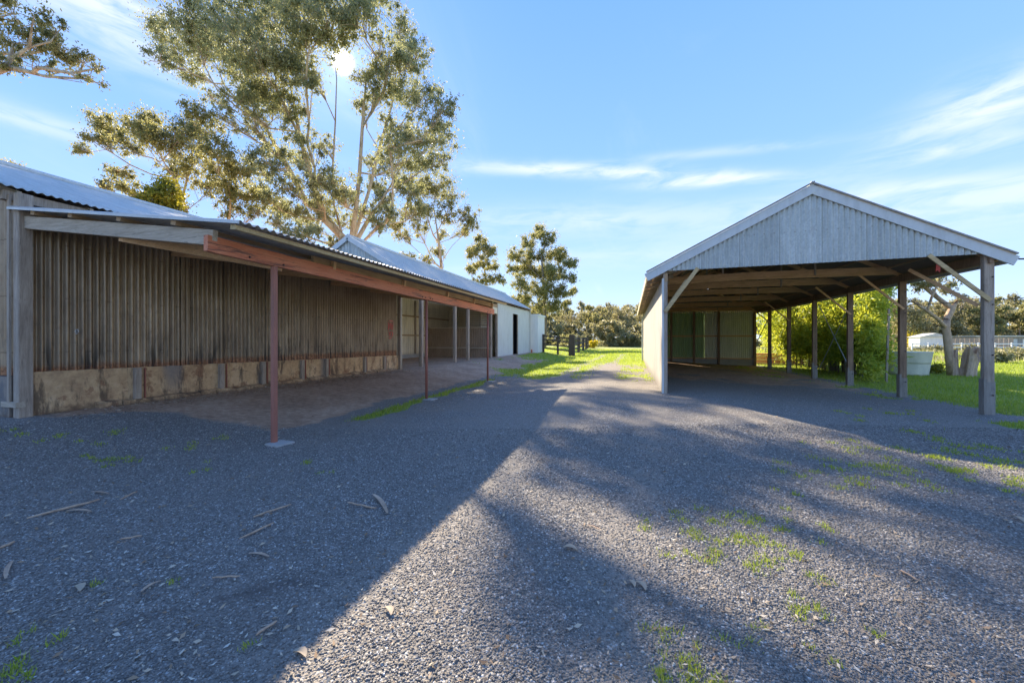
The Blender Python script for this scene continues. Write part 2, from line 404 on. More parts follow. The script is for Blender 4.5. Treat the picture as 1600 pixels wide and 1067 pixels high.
# ---------------------------------------------------------------- ground
def gz_(x, y):
    x = np.asarray(x, float); y = np.asarray(y, float)
    left = .32*sstep(-5.0, -8.7, x)
    mid = .20*sstep(5.5, 9.5, y)*(sstep(-4.0, -.5, x))*(1-sstep(1.2, 6.6, x))*(1-sstep(30, 60, y))
    und = (vnoise(x, y, .5, 3, 1)-.5)*.05*sstep(1, 6, np.hypot(x, y))*(1-sstep(-8.2, -8.9, x))
    fine = (vnoise(x, y, 3.5, 3, 2)-.5)*.012
    far = (vnoise(x, y, .02, 2, 3)-.5)*.8*sstep(45, 160, np.hypot(x, y))
    return left + mid + und*.6 + fine + far
def zones(x, y):
    """grass, dirt, dusty amounts (0..1) at a place on the ground"""
    x = np.asarray(x, float); y = np.asarray(y, float)
    n = vnoise(x, y, .9, 5, 4); n2 = vnoise(x, y, 2.8, 4, 5); nb = vnoise(x, y, .25, 3, 6)
    w_ = (n-.5)*1.4 + (n2-.5)*.8
    g = np.zeros_like(x)
    strip = sstep(.34, .05, np.abs(x+4.95-(n-.5)*.5))*sstep(5.4, 6.6, y)*sstep(14.5, 13, y)*sstep(.35, .55, n2*.7+n*.3+.08)
    g = np.maximum(g, strip)
    g = np.maximum(g, sstep(.42, .62, n*.6+n2*.4+sstep(12.5, 17, y)*.42-.18-sstep(-4.8,-6.2,x)*sstep(30,24,y)*.33)*sstep(-8.6, -7.4, x)*sstep(-.6, -3.0, x)*sstep(12.2, 13.5, y)*.95)
    g = np.maximum(g, sstep(.2, .8, sstep(15, 27, y)+w_*.45)*sstep(-8.6, -8.0, x)*(1-.85*sstep(-4.6, -6., x+w_*.4)*sstep(31, 26, y))*(1-sstep(.6, .9, x)*sstep(27, 25, y)))
    g = np.maximum(g, sstep(.9, .35, np.abs(x-.1)+w_*.6)*sstep(11, 14, y)*.8*sstep(.42, .55, n2))
    track = sstep(.45, .15, np.abs(np.abs(x+2.2-.02*y)-.85)+(n-.5)*.5)*sstep(60, 30, y)
    g = g*(1-track*.65*sstep(12, 18, y)*sstep(.35, .6, n2+.1))
    right = sstep(6.6, 7.7, x+w_*.5-sstep(10.5, 8.5, y)*2.2)*sstep(6.0, 9.5, y + w_)
    g = np.maximum(g, right)
    g = np.maximum(g, sstep(.55, .66, n*.5+n2*.5)*sstep(3.8, 6.5, x)*sstep(5, 7, y)*.9)
    g = np.maximum(g, sstep(34, 40, np.hypot(x, y)))
    g = g*(1-sstep(-8.3, -8.8, x)*sstep(2.8, 3.2, y)*sstep(36, 34, y))
    d = sstep(-5.2, -5.8, x+w_*.45)*sstep(4.1, 5.2, y+w_*.5+sstep(-7.4,-8.6,x)*1.1)*sstep(36, 33, y)
    d = np.maximum(d, sstep(11.5, 16, y+w_)*sstep(1, 1.6, x)*sstep(7.2, 6.4, x)*sstep(27, 25, y)*sstep(.3, .6, n+.1))
    s = sstep(.42, .66, nb*.6+n*.4)*.6 + sstep(10, 16, y)*sstep(-4.5, -3, x)*sstep(1, 0, x)*.5
    wob = (vnoise(x, y, .35, 3, 12)-.5)*.9
    for tx in (-1.75, -.15): s = np.maximum(s, sstep(.34, .08, np.abs(x-tx-.05*y+wob))*sstep(.3, .6, n2*.6+n*.4+.08)*.85)
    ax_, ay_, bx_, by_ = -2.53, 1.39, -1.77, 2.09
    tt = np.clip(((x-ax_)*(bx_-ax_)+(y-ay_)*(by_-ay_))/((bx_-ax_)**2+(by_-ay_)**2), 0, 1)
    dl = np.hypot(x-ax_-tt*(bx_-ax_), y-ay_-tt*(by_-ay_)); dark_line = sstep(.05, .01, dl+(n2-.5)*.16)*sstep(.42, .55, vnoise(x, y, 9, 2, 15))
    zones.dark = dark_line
    return np.clip(g, 0, 1), np.clip(d, 0, 1), np.clip(s, 0, 1)
def axis(lo, a, b, hi, step, grow=1.16):
    mid = list(np.arange(a, b, step)); l = []; q = a; s_ = step
    while q > lo: s_ *= grow; q -= s_; l.append(q)
    r = []; q = mid[-1]; s_ = step
    while q < hi: s_ *= grow; q += s_; r.append(q)
    return np.array(l[::-1] + mid + r)
gxs = axis(-700, -9.5, 12, 900, .085); gys = axis(-400, -.5, 26, 900, .085)
GX, GY = np.meshgrid(gxs, gys, indexing='ij'); GZ = gz_(GX, GY)
V = np.stack([GX.ravel(), GY.ravel(), GZ.ravel()], 1); ny = len(gys)
I, J = np.meshgrid(np.arange(len(gxs)-1), np.arange(ny-1), indexing='ij'); k0 = (I*ny+J).ravel()
F = np.stack([k0, k0+ny, k0+ny+1, k0+1], 1)
def groundmat():
    m, t, b = mat('yard_ground'); p = t.pos()
    a = t.node('ShaderNodeAttribute'); a.attribute_name = 'zone'; sp = t.node('ShaderNodeSeparateColor'); t.link(a.outputs['Color'], sp.inputs[0])
    g, d, s = [E(t.nt, o) for o in sp.outputs[:3]]
    n1 = t.noise(p, 1.1, 6, .65); n8 = t.noise(p, 9, 6, .7); n40 = t.noise(p, 45, 4, .6)
    v = t.vor(p, 74); vd = E(t.nt, v.outputs['Distance']); vc = t.node('ShaderNodeSeparateColor'); t.link(v.outputs['Color'], vc.inputs[0]); r = E(t.nt, vc.outputs[0])
    grav = t.ramp(r, [(0, (.165, .146, .122)), (.5, (.235, .210, .178)), (.85, (.31, .28, .24)), (.97, (.55, .53, .48)), (1, (.62, .6, .56))])
    grav = t.mix(vd.smooth(.35, .8)*.5, grav, (.06, .06, .06))
    grav = t.mix(n1.smooth(.42, .68)*.35, grav, (.27, .225, .18)); grav = t.mix(s*.6, grav, (.27, .235, .19))
    dirt = t.ramp(n8*.5+n1*.3+n40*.2, [(.34, (.20, .12, .075)), (.5, (.42, .275, .18)), (.66, (.60, .44, .31))])
    n3 = t.noise(p, .35, 4, .6)
    gr = t.ramp(n8*.35+n40*.25+n3*.4, [(.32, (.13, .17, .03)), (.5, (.25, .31, .045)), (.68, (.42, .42, .11))])
    ys = t.xyz(p); far = (ys[0]*.35 + ys[1]).smooth(30, 90)
    gr = t.mix(far*.55, gr, t.ramp(n3*.7 + n1*.3, [(.35, (.25, .27, .06)), (.65, (.46, .40, .19))]))
    edge = (n8-.5)*.7 + (n40-.5)*.5
    c = t.mix((d + edge*.6).smooth(.35, .65), grav, dirt); c = t.mix((g + edge).smooth(.38, .62), c, gr)
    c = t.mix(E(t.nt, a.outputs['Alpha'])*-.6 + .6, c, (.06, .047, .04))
    t.link(c, b.inputs['Base Color']); b.inputs['Roughness'].default_value = .85
    b.inputs['Specular IOR Level'].default_value = .3
    b1 = t.bump((vd*-1.0)*(d*-.8 + 1.0), .9, .012); b2 = t.bump(n40*.5+n8, .5, .03, b1)
    t.link(b2, b.inputs['Normal']); return m
M['ground'] = groundmat()
gr = np_mesh('ground', V, F, 'ground', None, True); tag(gr, kind='structure')
zg, zd, zs = zones(GX.ravel(), GY.ravel())
ca = gr.data.color_attributes.new('zone', 'FLOAT_COLOR', 'POINT')
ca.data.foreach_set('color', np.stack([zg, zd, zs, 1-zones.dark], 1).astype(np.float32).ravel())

def scatter_fan(n, wmax, wmin=1.2, power=1.0, kmin=-1.45, kmax=1.45):
    """random ground places inside the view wedge, denser near the camera"""
    q = rng.random(n); ww = wmin*(wmax/wmin)**(q**power)
    k = rng.uniform(kmin, kmax, n); u = k*ww
    return u*CS - ww*SN, u*SN + ww*CS, ww

# loose stones of the near gravel, real geometry
def stones():
    phi = (1+5**.5)/2
    iv = np.array([(-1,phi,0),(1,phi,0),(-1,-phi,0),(1,-phi,0),(0,-1,phi),(0,1,phi),(0,-1,-phi),(0,1,-phi),(phi,0,-1),(phi,0,1),(-phi,0,-1),(-phi,0,1)])/1.902
    fi = np.array([(0,11,5),(0,5,1),(0,1,7),(0,7,10),(0,10,11),(1,5,9),(5,11,4),(11,10,2),(10,7,6),(7,1,8),(3,9,4),(3,4,2),(3,2,6),(3,6,8),(3,8,9),(4,9,5),(2,4,11),(6,2,10),(8,6,7),(9,8,1)])
    n = 135000; q = rng.random(n); ww = 1.25 + 5.2*q**1.3; u = rng.uniform(-1.42, 1.42, n)*ww
    x = u*CS-ww*SN; y = u*SN+ww*CS
    g, d, s = zones(x, y); keep = (rng.random(n) > d*.95) & (rng.random(n) > s*.5) & (rng.random(n) > zones.dark*.9) & (x > -8.3) & (y > -.8) ; x, y, ww = x[keep], y[keep], ww[keep]; n = len(x)
    size = rng.uniform(.0033, .0064, n)*(1+.35*(rng.random(n) > .93))*(1 + .12*(ww-1.5))
    jit = iv[None]*(1+rng.uniform(-.28, .28, (n, 12, 1)))
    sx = np.stack([rng.uniform(.8, 1.5, n), rng.uniform(.7, 1.05, n), rng.uniform(.45, .8, n)], 1)
    jit = jit*sx[:, None]; a = rng.uniform(0, 6.28, n); tl = rng.uniform(-.5, .5, n)
    X = jit[..., 0]*np.cos(tl)[:, None] - jit[..., 2]*np.sin(tl)[:, None]; Z = jit[..., 0]*np.sin(tl)[:, None] + jit[..., 2]*np.cos(tl)[:, None]
    Y = jit[..., 1]; ca_, sa = np.cos(a)[:, None], np.sin(a)[:, None]
    X, Y = X*ca_-Y*sa, X*sa+Y*ca_
    zz = gz_(x, y)
    Vv = np.stack([X*size[:, None]+x[:, None], Y*size[:, None]+y[:, None], Z*size[:, None]+(zz+size*.35)[:, None]], 2).reshape(-1, 3)
    Ff = (fi[None] + (np.arange(n)*12)[:, None, None]).reshape(-1, 3)
    o = np_mesh('gravel', Vv, Ff, 'stone'); tag(o, 'loose blue grey crushed stone covering the near yard', 'gravel', kind='stuff')
stones()

# grass blades
def blades(name, x, y, h, wd, label, m='grass', lean=.5):
    n = len(x); z = gz_(x, y); a = rng.uniform(0, 6.28, n); l = rng.uniform(.1, lean, n)*h; la = rng.uniform(0, 6.28, n)
    dx, dy = np.cos(a)*wd, np.sin(a)*wd
    V = np.zeros((n, 3, 3)); V[:, 0] = np.stack([x-dx, y-dy, z-.01], 1); V[:, 1] = np.stack([x+dx, y+dy, z-.01], 1)
    V[:, 2] = np.stack([x+np.cos(la)*l, y+np.sin(la)*l, z+h], 1)
    F = np.arange(n*3).reshape(-1, 3); o = np_mesh(name, V.reshape(-1, 3), F, m); return tag(o, label, 'grass', kind='stuff')
def grass():
    n = 420000; x, y, ww = scatter_fan(n, 60, 2.2, .85)
    g, d, s = zones(x, y); keep = (rng.random(n) < np.clip(g*1.25-.2, 0, 1)); x, y, ww = x[keep], y[keep], ww[keep]
    h = rng.uniform(.02, .06, len(x))*(1+ww*.03)*(.6+.9*vnoise(x, y, 1.5, 3, 8)); blades('grass', x, y, h, .0025+.0007*ww, 'short green grass growing over the edges of the yard and lawn')
    # small weeds sprouting through the gravel
    cx, cy = [], []
    spots = [(190, 725, 18), (145, 705, 14), (480, 722, 9), (320, 733, 9), (300, 700, 12), (60, 712, 14), (505, 738, 8), (130, 730, 10), (345, 690, 9), (20, 710, 12),
             (1140, 835, 30), (1110, 815, 22), (1160, 860, 26), (1215, 845, 16), (1090, 845, 18), (1230, 880, 14), (1190, 820, 14), (1260, 820, 12), (1310, 740, 30), (1370, 745, 26), (1420, 740, 30), (1240, 775, 9),
             (1060, 1035, 16), (1085, 1050, 16), (1120, 1050, 14), (1045, 1000, 10), (1018, 985, 8), (1040, 1060, 12), (1150, 1000, 9), (1270, 960, 14), (1290, 958, 10), (1250, 950, 8), (1270, 1015, 7), (1375, 995, 7), (1180, 985, 5),
             (20, 1050, 12), (50, 1055, 10), (10, 1000, 8), (80, 1010, 6), (380, 1010, 6), (150, 920, 6), (265, 915, 5), (1400, 650, 20), (1380, 700, 24), (1480, 700, 30), (1540, 720, 30), (1330, 660, 15), (1580, 745, 25), (1450, 725, 24), (1300, 700, 12)]
    for (px, py, r) in spots:
        ww = 1.5*600/(py-531.0); c = P(px, py, ww); k = int(18 + r*4); rr = r*ww/600*1.5
        for j in range(max(2, int(r/3))):
            ox, oy = rng.normal(0, rr, 2); kk = k//3
            cx += list(c.x+ox+rng.normal(0, .012+rr*.12, kk)); cy += list(c.y+oy+rng.normal(0, .012+rr*.12, kk))
    cx, cy = np.array(cx), np.array(cy); dist = np.hypot(cx, cy)
    blades('weeds', cx, cy, rng.uniform(.01, .034, len(cx))*(1+dist*.05), .0028+dist*.0006, 'small green weeds sprouting through the gravel', lean=1.2)
    # longer, drier grass far off
    n = 60000; x = rng.uniform(12, 110, n); y = rng.uniform(10, 100, n); g, d, s = zones(x, y); keep = (vnoise(x, y, .12, 3, 9) > .47) & (np.hypot(x, y) > 38); x, y = x[keep], y[keep]
    blades('dry_grass', x, y, rng.uniform(.15, .5, len(x)), .05+0*x, 'tall pale dry grass at the far side of the paddock', 'leaf_scrub')
grass()
def litter():
    n = 5200; x, y, ww = scatter_fan(n, 16, 1.6, .9); g, d, s = zones(x, y); keep = (x > -8.7) & (rng.random(n) < .35+.6*d); x, y, ww = x[keep], y[keep], ww[keep]
    x9, y9, w9 = scatter_fan(1500, 9, 1.5, 1.0); x = np.r_[x, x9]; y = np.r_[y, y9]; ww = np.r_[ww, w9]
    nx = rng.normal(-8.35, .25, 2600); nyy = rng.uniform(3.6, 13.3, 2600); x = np.r_[x, nx]; y = np.r_[y, nyy]; ww = np.r_[ww, np.full(2600, 8.)]
    ex = rng.normal(-4.4, .4, 900); ey = rng.uniform(7, 14, 900); x = np.r_[x, ex]; y = np.r_[y, ey]; ww = np.r_[ww, np.full(900, 9.)]
    n = len(x); z = gz_(x, y)+.012; a = rng.uniform(0, 6.28, n); L = rng.uniform(.006, .022, n)*(1+ww*.06); W = L*rng.uniform(.15, .45, n)
    ux, uy = np.cos(a), np.sin(a); b = rng.uniform(-.008, .012, (n, 2)); V = np.zeros((n, 4, 3))
    V[:, 0] = np.stack([x-ux*L, y-uy*L, z], 1); V[:, 2] = np.stack([x+ux*L, y+uy*L, z+b[:, 0]], 1)
    V[:, 1] = np.stack([x-uy*W, y+ux*W, z+b[:, 1]], 1); V[:, 3] = np.stack([x+uy*W, y-ux*W, z-.002], 1)
    o = np_mesh('leaf_litter', V.reshape(-1, 3), np.arange(n*4).reshape(-1, 4), 'litter'); tag(o, 'dry fallen leaves and bark flakes strewn over gravel and dirt', 'leaf litter', kind='stuff')
litter()
# larger single pieces of bark and leaf: (x0, y0, x1, y1 in photo pixels on the ground, half width m, kind, label)
def on_ground(px, py, z0=0.0): return P(px, py, (H-z0)*600/(py-531.0))
DEB = [
 (42, 812, 155, 783, .011, 'stick', 'long brown stick with a pale broken end, biggest on the dark gravel at left'),
 (103, 800, 142, 801, .016, 'bark_strip', 'curled brown bark strip just below the long brown stick'),
 (142, 770, 170, 773, .010, 'bark_strip', 'short pale bark strip above the long brown stick'),
 (187, 782, 214, 769, .007, 'stick', 'thin pinkish stick right of the long brown stick'),
 (0, 860, 22, 850, .010, 'stick', 'dark stick cut off by the left edge of the picture'),
 (9, 908, 20, 880, .012, 'bark_strip', 'grey twisted bark strip standing lengthwise near left edge'),
 (187, 846, 221, 840, .008, 'stick', 'small straight stick below the pair of bark strips at left'),
 (221, 928, 252, 911, .012, 'bark_strip', 'pale tan bark strip with pointed ends in near left gravel'),
 (332, 907, 375, 905, .006, 'stick', 'thin brown twig lying level in near left gravel'),
 (396, 811, 455, 792, .009, 'stick', 'upper of two long grey sticks in the middle of the shaded gravel'),
 (374, 845, 428, 820, .008, 'stick', 'lower of two long grey sticks in the middle of the shaded gravel'),
 (388, 868, 420, 873, .012, 'bark_strip', 'grey bent bark strip below the two long grey sticks'),
 (544, 788, 588, 798, .008, 'stick', 'dark stick beside the split piece of bark'),
 (583, 775, 605, 805, .020, 'bark_strip', 'dark split piece of bark in the middle of shaded gravel'),
 (400, 998, 432, 975, .007, 'stick', 'thin twig in shade by the bottom left'),
 (880, 857, 902, 862, .018, 'fallen_leaf', 'broad tan leaf lying alone in the centre of the gravel'),
 (982, 910, 992, 921, .014, 'fallen_leaf', 'smaller tan leaf, left one of a touching pair'),
 (994, 912, 1009, 926, .018, 'fallen_leaf', 'larger tan leaf, right one of a touching pair'),
 (458, 1022, 478, 1031, .012, 'fallen_leaf', 'tan leaf at the shadow edge by the bottom'),
 (1408, 894, 1436, 911, .006, 'stick', 'thin pale straw lying in the right gravel'),
 (1578, 808, 1600, 818, .016, 'fallen_leaf', 'brown leaf at the right edge of the picture'),
 (115, 920, 125, 928, .010, 'fallen_leaf', 'small pale curled leaf in near left gravel'),
 (602, 952, 611, 965, .010, 'fallen_leaf', 'small tan leaf standing in the sunlit gravel edge'),
 (918, 822, 938, 830, .006, 'bark_strip', 'pale curved sliver in the sunlit centre'),
]
for (x0, y0, x1, y1, hw, kind, lab) in DEB:
    a, b = on_ground(x0, y0), on_ground(x1, y1); a.z = b.z = 0; d = b-a; L = d.length; c = (a+b)/2; ang = math.atan2(d.y, d.x)
    mb = MB(); N = 7
    if kind == 'stick':
        pts = [(-L/2+L*i/(N-1), rnd.uniform(-1, 1)*L*.015, rnd.uniform(0, .006)) for i in range(N)]
        mb.tube(pts, [hw*(1.0 if 0 < i < N-1 else .6)*rnd.uniform(.8, 1.1) for i in range(N)], 6)
    else:
        if kind == 'fallen_leaf': hw = max(hw, L*.2)
        for i in range(N):
            q = i/(N-1); wd = hw*(math.sin(math.pi*(q*.94+.03))**.7 if kind == 'fallen_leaf' else (.45+.55*math.sin(math.pi*q)))
            xx = -L/2+L*q; bend = math.sin(q*3.1)*hw*.8; zc = .004+.25*hw*math.sin(q*math.pi*1.0)
            for (s_, zz) in ((-1, hw*.5), (0, 0), (1, hw*.55)):
                mb.v.append((xx, bend+s_*wd, zc+zz*.8*wd/hw))
        for lay in (0, 1):
            if lay: mb.v += [(x, y, z-.0025) for (x, y, z) in mb.v[:N*3]]
            for i in range(N-1):
                for j in range(2):
                    q = (i*3+j, (i+1)*3+j, (i+1)*3+j+1, i*3+j+1); mb.f.append(tuple(k+lay*N*3 for k in (q if not lay else q[::-1])))
    o = mb.build(kind, {'stick': 'bark_dead', 'bark_strip': 'bark_dead', 'fallen_leaf': 'litter'}[kind], None, True)
    o.location = (c.x, c.y, float(gz_(c.x, c.y))+.012+(hw*.6 if kind == 'stick' else 0)); o.rotation_euler = (0, 0, ang)
    tag(o, lab, {'stick': 'stick', 'bark_strip': 'bark', 'fallen_leaf': 'leaf'}[kind], 'bark, sticks and leaves fallen on the gravel')

# ---------------------------------------------------------------- old corrugated shed with verandah (left)
Y0, Y1, XW, XP = 3.35, 13.42, -8.9, -4.9
A = thing('corrugated_shed', 'old brown corrugated iron shed on the left with a verandah on red posts', 'shed', (XW, Y0, .3))
def vroof(x): return 3.50 + (x-XW)*(2.875-3.50)/4.5          # verandah roof height over x
corr('wall', 'wall_tin', A, (XW, Y0+.12, 0), (0, 1, 0), Y1-Y0-.3, (0, 0, 1), (1, 0, 0), lambda s: .965-.012*s, 3.52, .096, .023, 14, 12, .004, .02)
# sheet laps: narrow proud cover strips every eight or so corrugations, and the seam shadows they throw
for i, yy in enumerate((4.42, 5.55, 6.25, 7.02, 8.1, 8.9, 9.7, 10.75, 11.8)):
    corr('lap_sheet', 'wall_tin', A, (XW+.006, yy, 0), (0, 1, 0), .2, (0, 0, 1), (1, 0, 0), lambda s: .955-.012*(yy-Y0), 3.5, .096, .024, 8, 12, .006, .0)
pl = MB(); n = 24
for i in range(n):
    ya, yb = Y0+.02+(Y1-Y0-.15)*i/n, Y0+.02+(Y1-Y0-.15)*(i+1)/n; zt = 1.0-.012*(ya-Y0)
    pl.box(XW-.12, XW+.055, ya, yb, .0, zt) if i == 0 else pl.box(XW-.12, XW+.055, ya, yb, .0, zt)
pl.build('plinth', 'concrete', A)
for yy in (4.78, 6.32, 7.35, 8.55, 9.45, 11.2, 12.3):
    zt = 1.0-.012*(yy-Y0)
    MB().beam((XW+.07, yy, .1), (XW+.07, yy, zt-.004), .10, .12, (1, 0, 0)).build('plinth_post', 'grey_wood', A)
    MB().beam((XW+.062, yy+.13, .1), (XW+.062, yy+.13, zt-.01), .02, .05, (1, 0, 0)).build('plinth_strap', 'red_steel', A)
# broken footing at the plinth's foot
ft = MB()
for i in range(26):
    yy = 4.2+i*.33; ft.prism([(XW+.05, yy, .0), (XW+.17+rnd.random()*.09, yy+rnd.uniform(-.03, .03), .0), (XW+.14+rnd.random()*.06, yy, .36+rnd.random()*.05), (XW+.05, yy, .40+rnd.random()*.05)], (0, .31+rnd.random()*.02, 0))
ft.build('footing', 'concrete', A)
# end wall, corner post and trims
corr('end_wall', 'wall_tin', A, (-19, Y0, 0), (1, 0, 0), 9.95, (0, 0, 1), (0, -1, 0), .95, lambda s: 3.7+max(0, (5-abs(s-5))*.33), .105, .017, 4, 8)
MB().box(-19, XW-.12, Y0-.04, Y0+.1, .0, .94).build('end_plinth', 'concrete', A)
MB().beam((XW+.02, Y0+.05, .2), (XW+.02, Y0+.05, 3.72), .16, .14, (1, 0, 0)).build('corner_post', 'grey_wood', A)
MB().box(XW-.15, XW-.09, Y0-.055, Y0-.03, .5, 3.7).build('corner_trim', 'grey_wood', A)
MB().box(XW-.3, XW+.1, Y0-.06, Y0+.04, .48, .56).build('sill_board', 'grey_wood_x', A)
MB().prism([(-18.9, Y1-.2, .0), (XW-.13, Y1-.2, .0), (XW-.13, Y1-.2, 3.75), (-14, Y1-.2, 5.4), (-18.9, Y1-.2, 3.75)], (0, .05, 0)).build('far_end_wall', 'under', A)
MB().box(-19, -18.9, Y0+.1, Y1-.1, 0, 3.9).build('back_wall', 'wall_tin', A)
# main roof: ridge at x=-14
RZ, EZ, RX, EX = 5.58, 3.83, -14.0, -8.98
L = math.hypot(RX-EX, RZ-EZ); sd_ = Vector((RX-EX, 0, RZ-EZ)).normalized(); nn = Vector((-sd_.z, 0, sd_.x)); nn = nn if nn.z > 0 else -nn
corr('roof', 'roof_tin', A, (EX, Y0-.18, EZ), (0, 1, 0), Y1-Y0-.1, sd_, nn, -.05, L, .105, .013, 3, 8)
sd2 = Vector((-(RX-EX), 0, RZ-EZ)).normalized(); n2_ = Vector((-sd2.z, 0, sd2.x)); n2_ = n2_ if n2_.z > 0 else -n2_
corr('roof', 'roof_tin', A, (2*RX-EX, Y0-.18, EZ), (0, 1, 0), Y1-Y0-.1, sd2, n2_, -.05, L, .105, .013, 3, 6)
MB().tube([(RX, Y0-.2, RZ+.03), (RX, Y1-.25, RZ+.03)], .07, 10).build('ridge_cap', 'flash', A)
for s_ in (1, -1):
    e = Vector((RX + s_*(EX-RX+.03), Y0-.2, EZ-.02)); MB().beam(e, (RX, Y0-.2, RZ-.0), .035, .24).build('barge_board', 'flash', A)
MB().box(EX-.2, EX-.06, Y0-.1, Y1-.4, EZ-.2, EZ-.06).build('wall_plate', 'grey_wood', A)
for i in range(12):
    yy = Y0+.05+i*.83; MB().beam((EX-.9, yy, EZ+.2), (EX-.02, yy, EZ-.09), .045, .09).build('rafter_tail', 'grey_wood_x', A)
# verandah roof
XE = -4.27
Lv = math.hypot(XE-XW-.05, vroof(XE)-vroof(XW)); dv = Vector((XE-XW, 0, vroof(XE)-vroof(XW))).normalized(); nv = Vector((-dv.z, 0, dv.x)); nv = nv if nv.z > 0 else -nv
corr('verandah_roof', 'roof_old', A, (XW-.12, Y0-.06, vroof(XW-.12)), (0, 1, 0), Y1-Y0+.2, dv, nv, 0, lambda s: Lv+.12+.02*math.sin(s*2.3), .105, .016, 4, 10)
MB().beam((XW-.1, Y0-.065, vroof(XW)-.01), (XE-.04, Y0-.065, vroof(XE)-.005), .02, .035).build('roof_edge_trim', 'flash', A)
# purlins along Y under the sheets, three of them showing at the near end
for x in (-8.45, -7.55, -6.5, -5.45, -4.44):
    MB().beam((x, Y0-.03, vroof(x)-.062), (x, Y1+.08, vroof(x)-.062), .09, .055, nv).build('purlin', 'brown_wood_y' if x < -4.6 else 'pine', A)
# rafters: grey end rafter and ones behind, all dropping to the red beam
for i, yy in enumerate((Y0+.06, 5.4, 7.55, 9.7, 11.6, 13.3)):
    MB().beam((XW+.04, yy, vroof(XW)-.205), (-4.86, yy, vroof(-4.86)-.195), .06, .19).build('rafter', 'grey_wood_x' if i == 0 else 'brown_wood', A)
for i in range(4):
    yy = Y0+.035; pass
bz = lambda y: 2.665 - .012*(y-Y0)
bm = MB(); bm.prism([(XP+.035, Y0-.02, bz(Y0)-.09), (XP+.035, Y0-.02, bz(Y0)+.10), (XP+.035, Y1+.05, bz(Y1)+.10), (XP+.035, Y1+.05, bz(Y1)-.10), (XP+.035, Y0+.08, bz(Y0)-.10)], (-.07, 0, 0))
beam = bm.build('verandah_beam', 'red_wood', A)
for yy in (3.86, 4.38, 8.3, 8.45, 8.68, 8.8, 12.75, 13.0):
    MB().tube([(XP+.03, yy, bz(yy)-.055), (XP+.052, yy, bz(yy)-.055)], .013, 8).build('bolt', 'bolt', beam)
MB().beam((XP-.045, 5.0, vroof(XP)-.15), (XP-.045, Y1, vroof(XP)-.15), .05, .14).build('back_beam', 'brown_wood_y', A)
MB().beam((XW+2.2, Y0+.1, 2.93), (XP-.06, Y0+1.1, 2.60), .05, .16).build('stay', 'brown_wood', A)
for yy in (4.26, 8.56, 12.87):
    z0 = float(gz_(XP, yy))
    p = MB().tube([(XP, yy, z0-.05), (XP, yy, bz(yy)-.102)], .034, 14).build('verandah_post', 'red_steel', A, True) if yy > 5 else MB().beam((XP, yy, z0-.05), (XP, yy, bz(yy)-.102), .066, .066, (1, 0, 0)).build('verandah_post', 'red_steel', A)
    MB().prism([(XP-.05, yy-.11, z0-.03), (XP+.22, yy-.15, z0-.03), (XP+.25, yy+.12, z0-.03), (XP-.02, yy+.13, z0-.03)], (0, 0, .055)).build('pad', 'pad', p)
# end post of the wall where the stable bays begin
MB().beam((XW+.08, Y1-.14, .2), (XW+.08, Y1-.14, 3.3), .07, .14, (1, 0, 0)).build('end_post', 'grey_wood', A)
MB().beam((XW+.09, Y1-.02, .2), (XW+.09, Y1-.02, 3.3), .04, .06, (1, 0, 0)).build('cover_strip', 'cream', A)
# red sprayed scrawl with a little white on the sheet near the far end, and a white splash at the near end
gm = MB(); zc = 1.86; yc = 12.75
for (a, b) in (((0, .32), (.02, 0)), ((.02, .02), (.12, .30)), ((.12, .30), (.16, .04)), ((.2, .3), (.22, .05)), ((.2, .16), (.3, .2)), ((.3, .3), (.29, .02)),
               ((.02, -.05), (.18, -.2)), ((.18, -.04), (.03, -.22)), ((.2, -.06), (.31, -.1)), ((.31, -.1), (.22, -.24)), ((.05, .38), (.3, .36)), ((.05, -.3), (.2, -.28))):
    gm.beam((XW+.05, yc-.15+a[0], zc+a[1]), (XW+.05, yc-.15+b[0], zc+b[1]), .01, .03)
gm.build('sprayed_mark', 'redmark', A)
wm = MB()
for (a, b) in (((.04, .26), (.26, .22)), ((.06, .1), (.28, .12)), ((.1, -.12), (.3, -.16)), ((.1, -.36), (.2, -.38))):
    wm.beam((XW+.037, yc-.15+a[0], zc+a[1]), (XW+.037, yc-.15+b[0], zc+b[1]), .008, .02)

sp_ = MB()
for i in range(9):
    a = rnd.uniform(0, 6.28); r = rnd.uniform(.02, .045); sp_.beam((XW+.045, 3.98, 1.64), (XW+.045, 3.98+math.cos(a)*r, 1.64+math.sin(a)*r*1.3), .008, .02)
sp_.build('paint_splash', 'whitemark', A)

# ---------------------------------------------------------------- stable block behind it
B = thing('stable_block', 'long gabled stable with open bays, white walls and dark doorways past the verandah', 'stable', (XW, 13.5, .3))
ys, ye = 13.25, 33.9; bx, brx, bez, brz = -8.62, -11.2, 4.22, 5.78
L = math.hypot(brx-bx, brz-bez); sdv = Vector((brx-bx, 0, brz-bez)).normalized(); nb_ = Vector((-sdv.z, 0, sdv.x)); nb_ = nb_ if nb_.z > 0 else -nb_
corr('roof', 'roof_tin', B, (bx, ys-.1, bez), (0, 1, 0), ye-ys+.3, sdv, nb_, 0, L, .105, .013, 3, 6)
sdv2 = Vector((-(brx-bx), 0, brz-bez)).normalized(); nb2 = Vector((-sdv2.z, 0, sdv2.x)); nb2 = nb2 if nb2.z > 0 else -nb2
corr('roof', 'roof_tin', B, (2*brx-bx, ys-.1, bez), (0, 1, 0), ye-ys+.3, sdv2, nb2, 0, L, .105, .013, 3, 6)
MB().tube([(brx, ys-.1, brz+.03), (brx, ye+.2, brz+.03)], .07, 10).build('ridge_cap', 'flash', B)
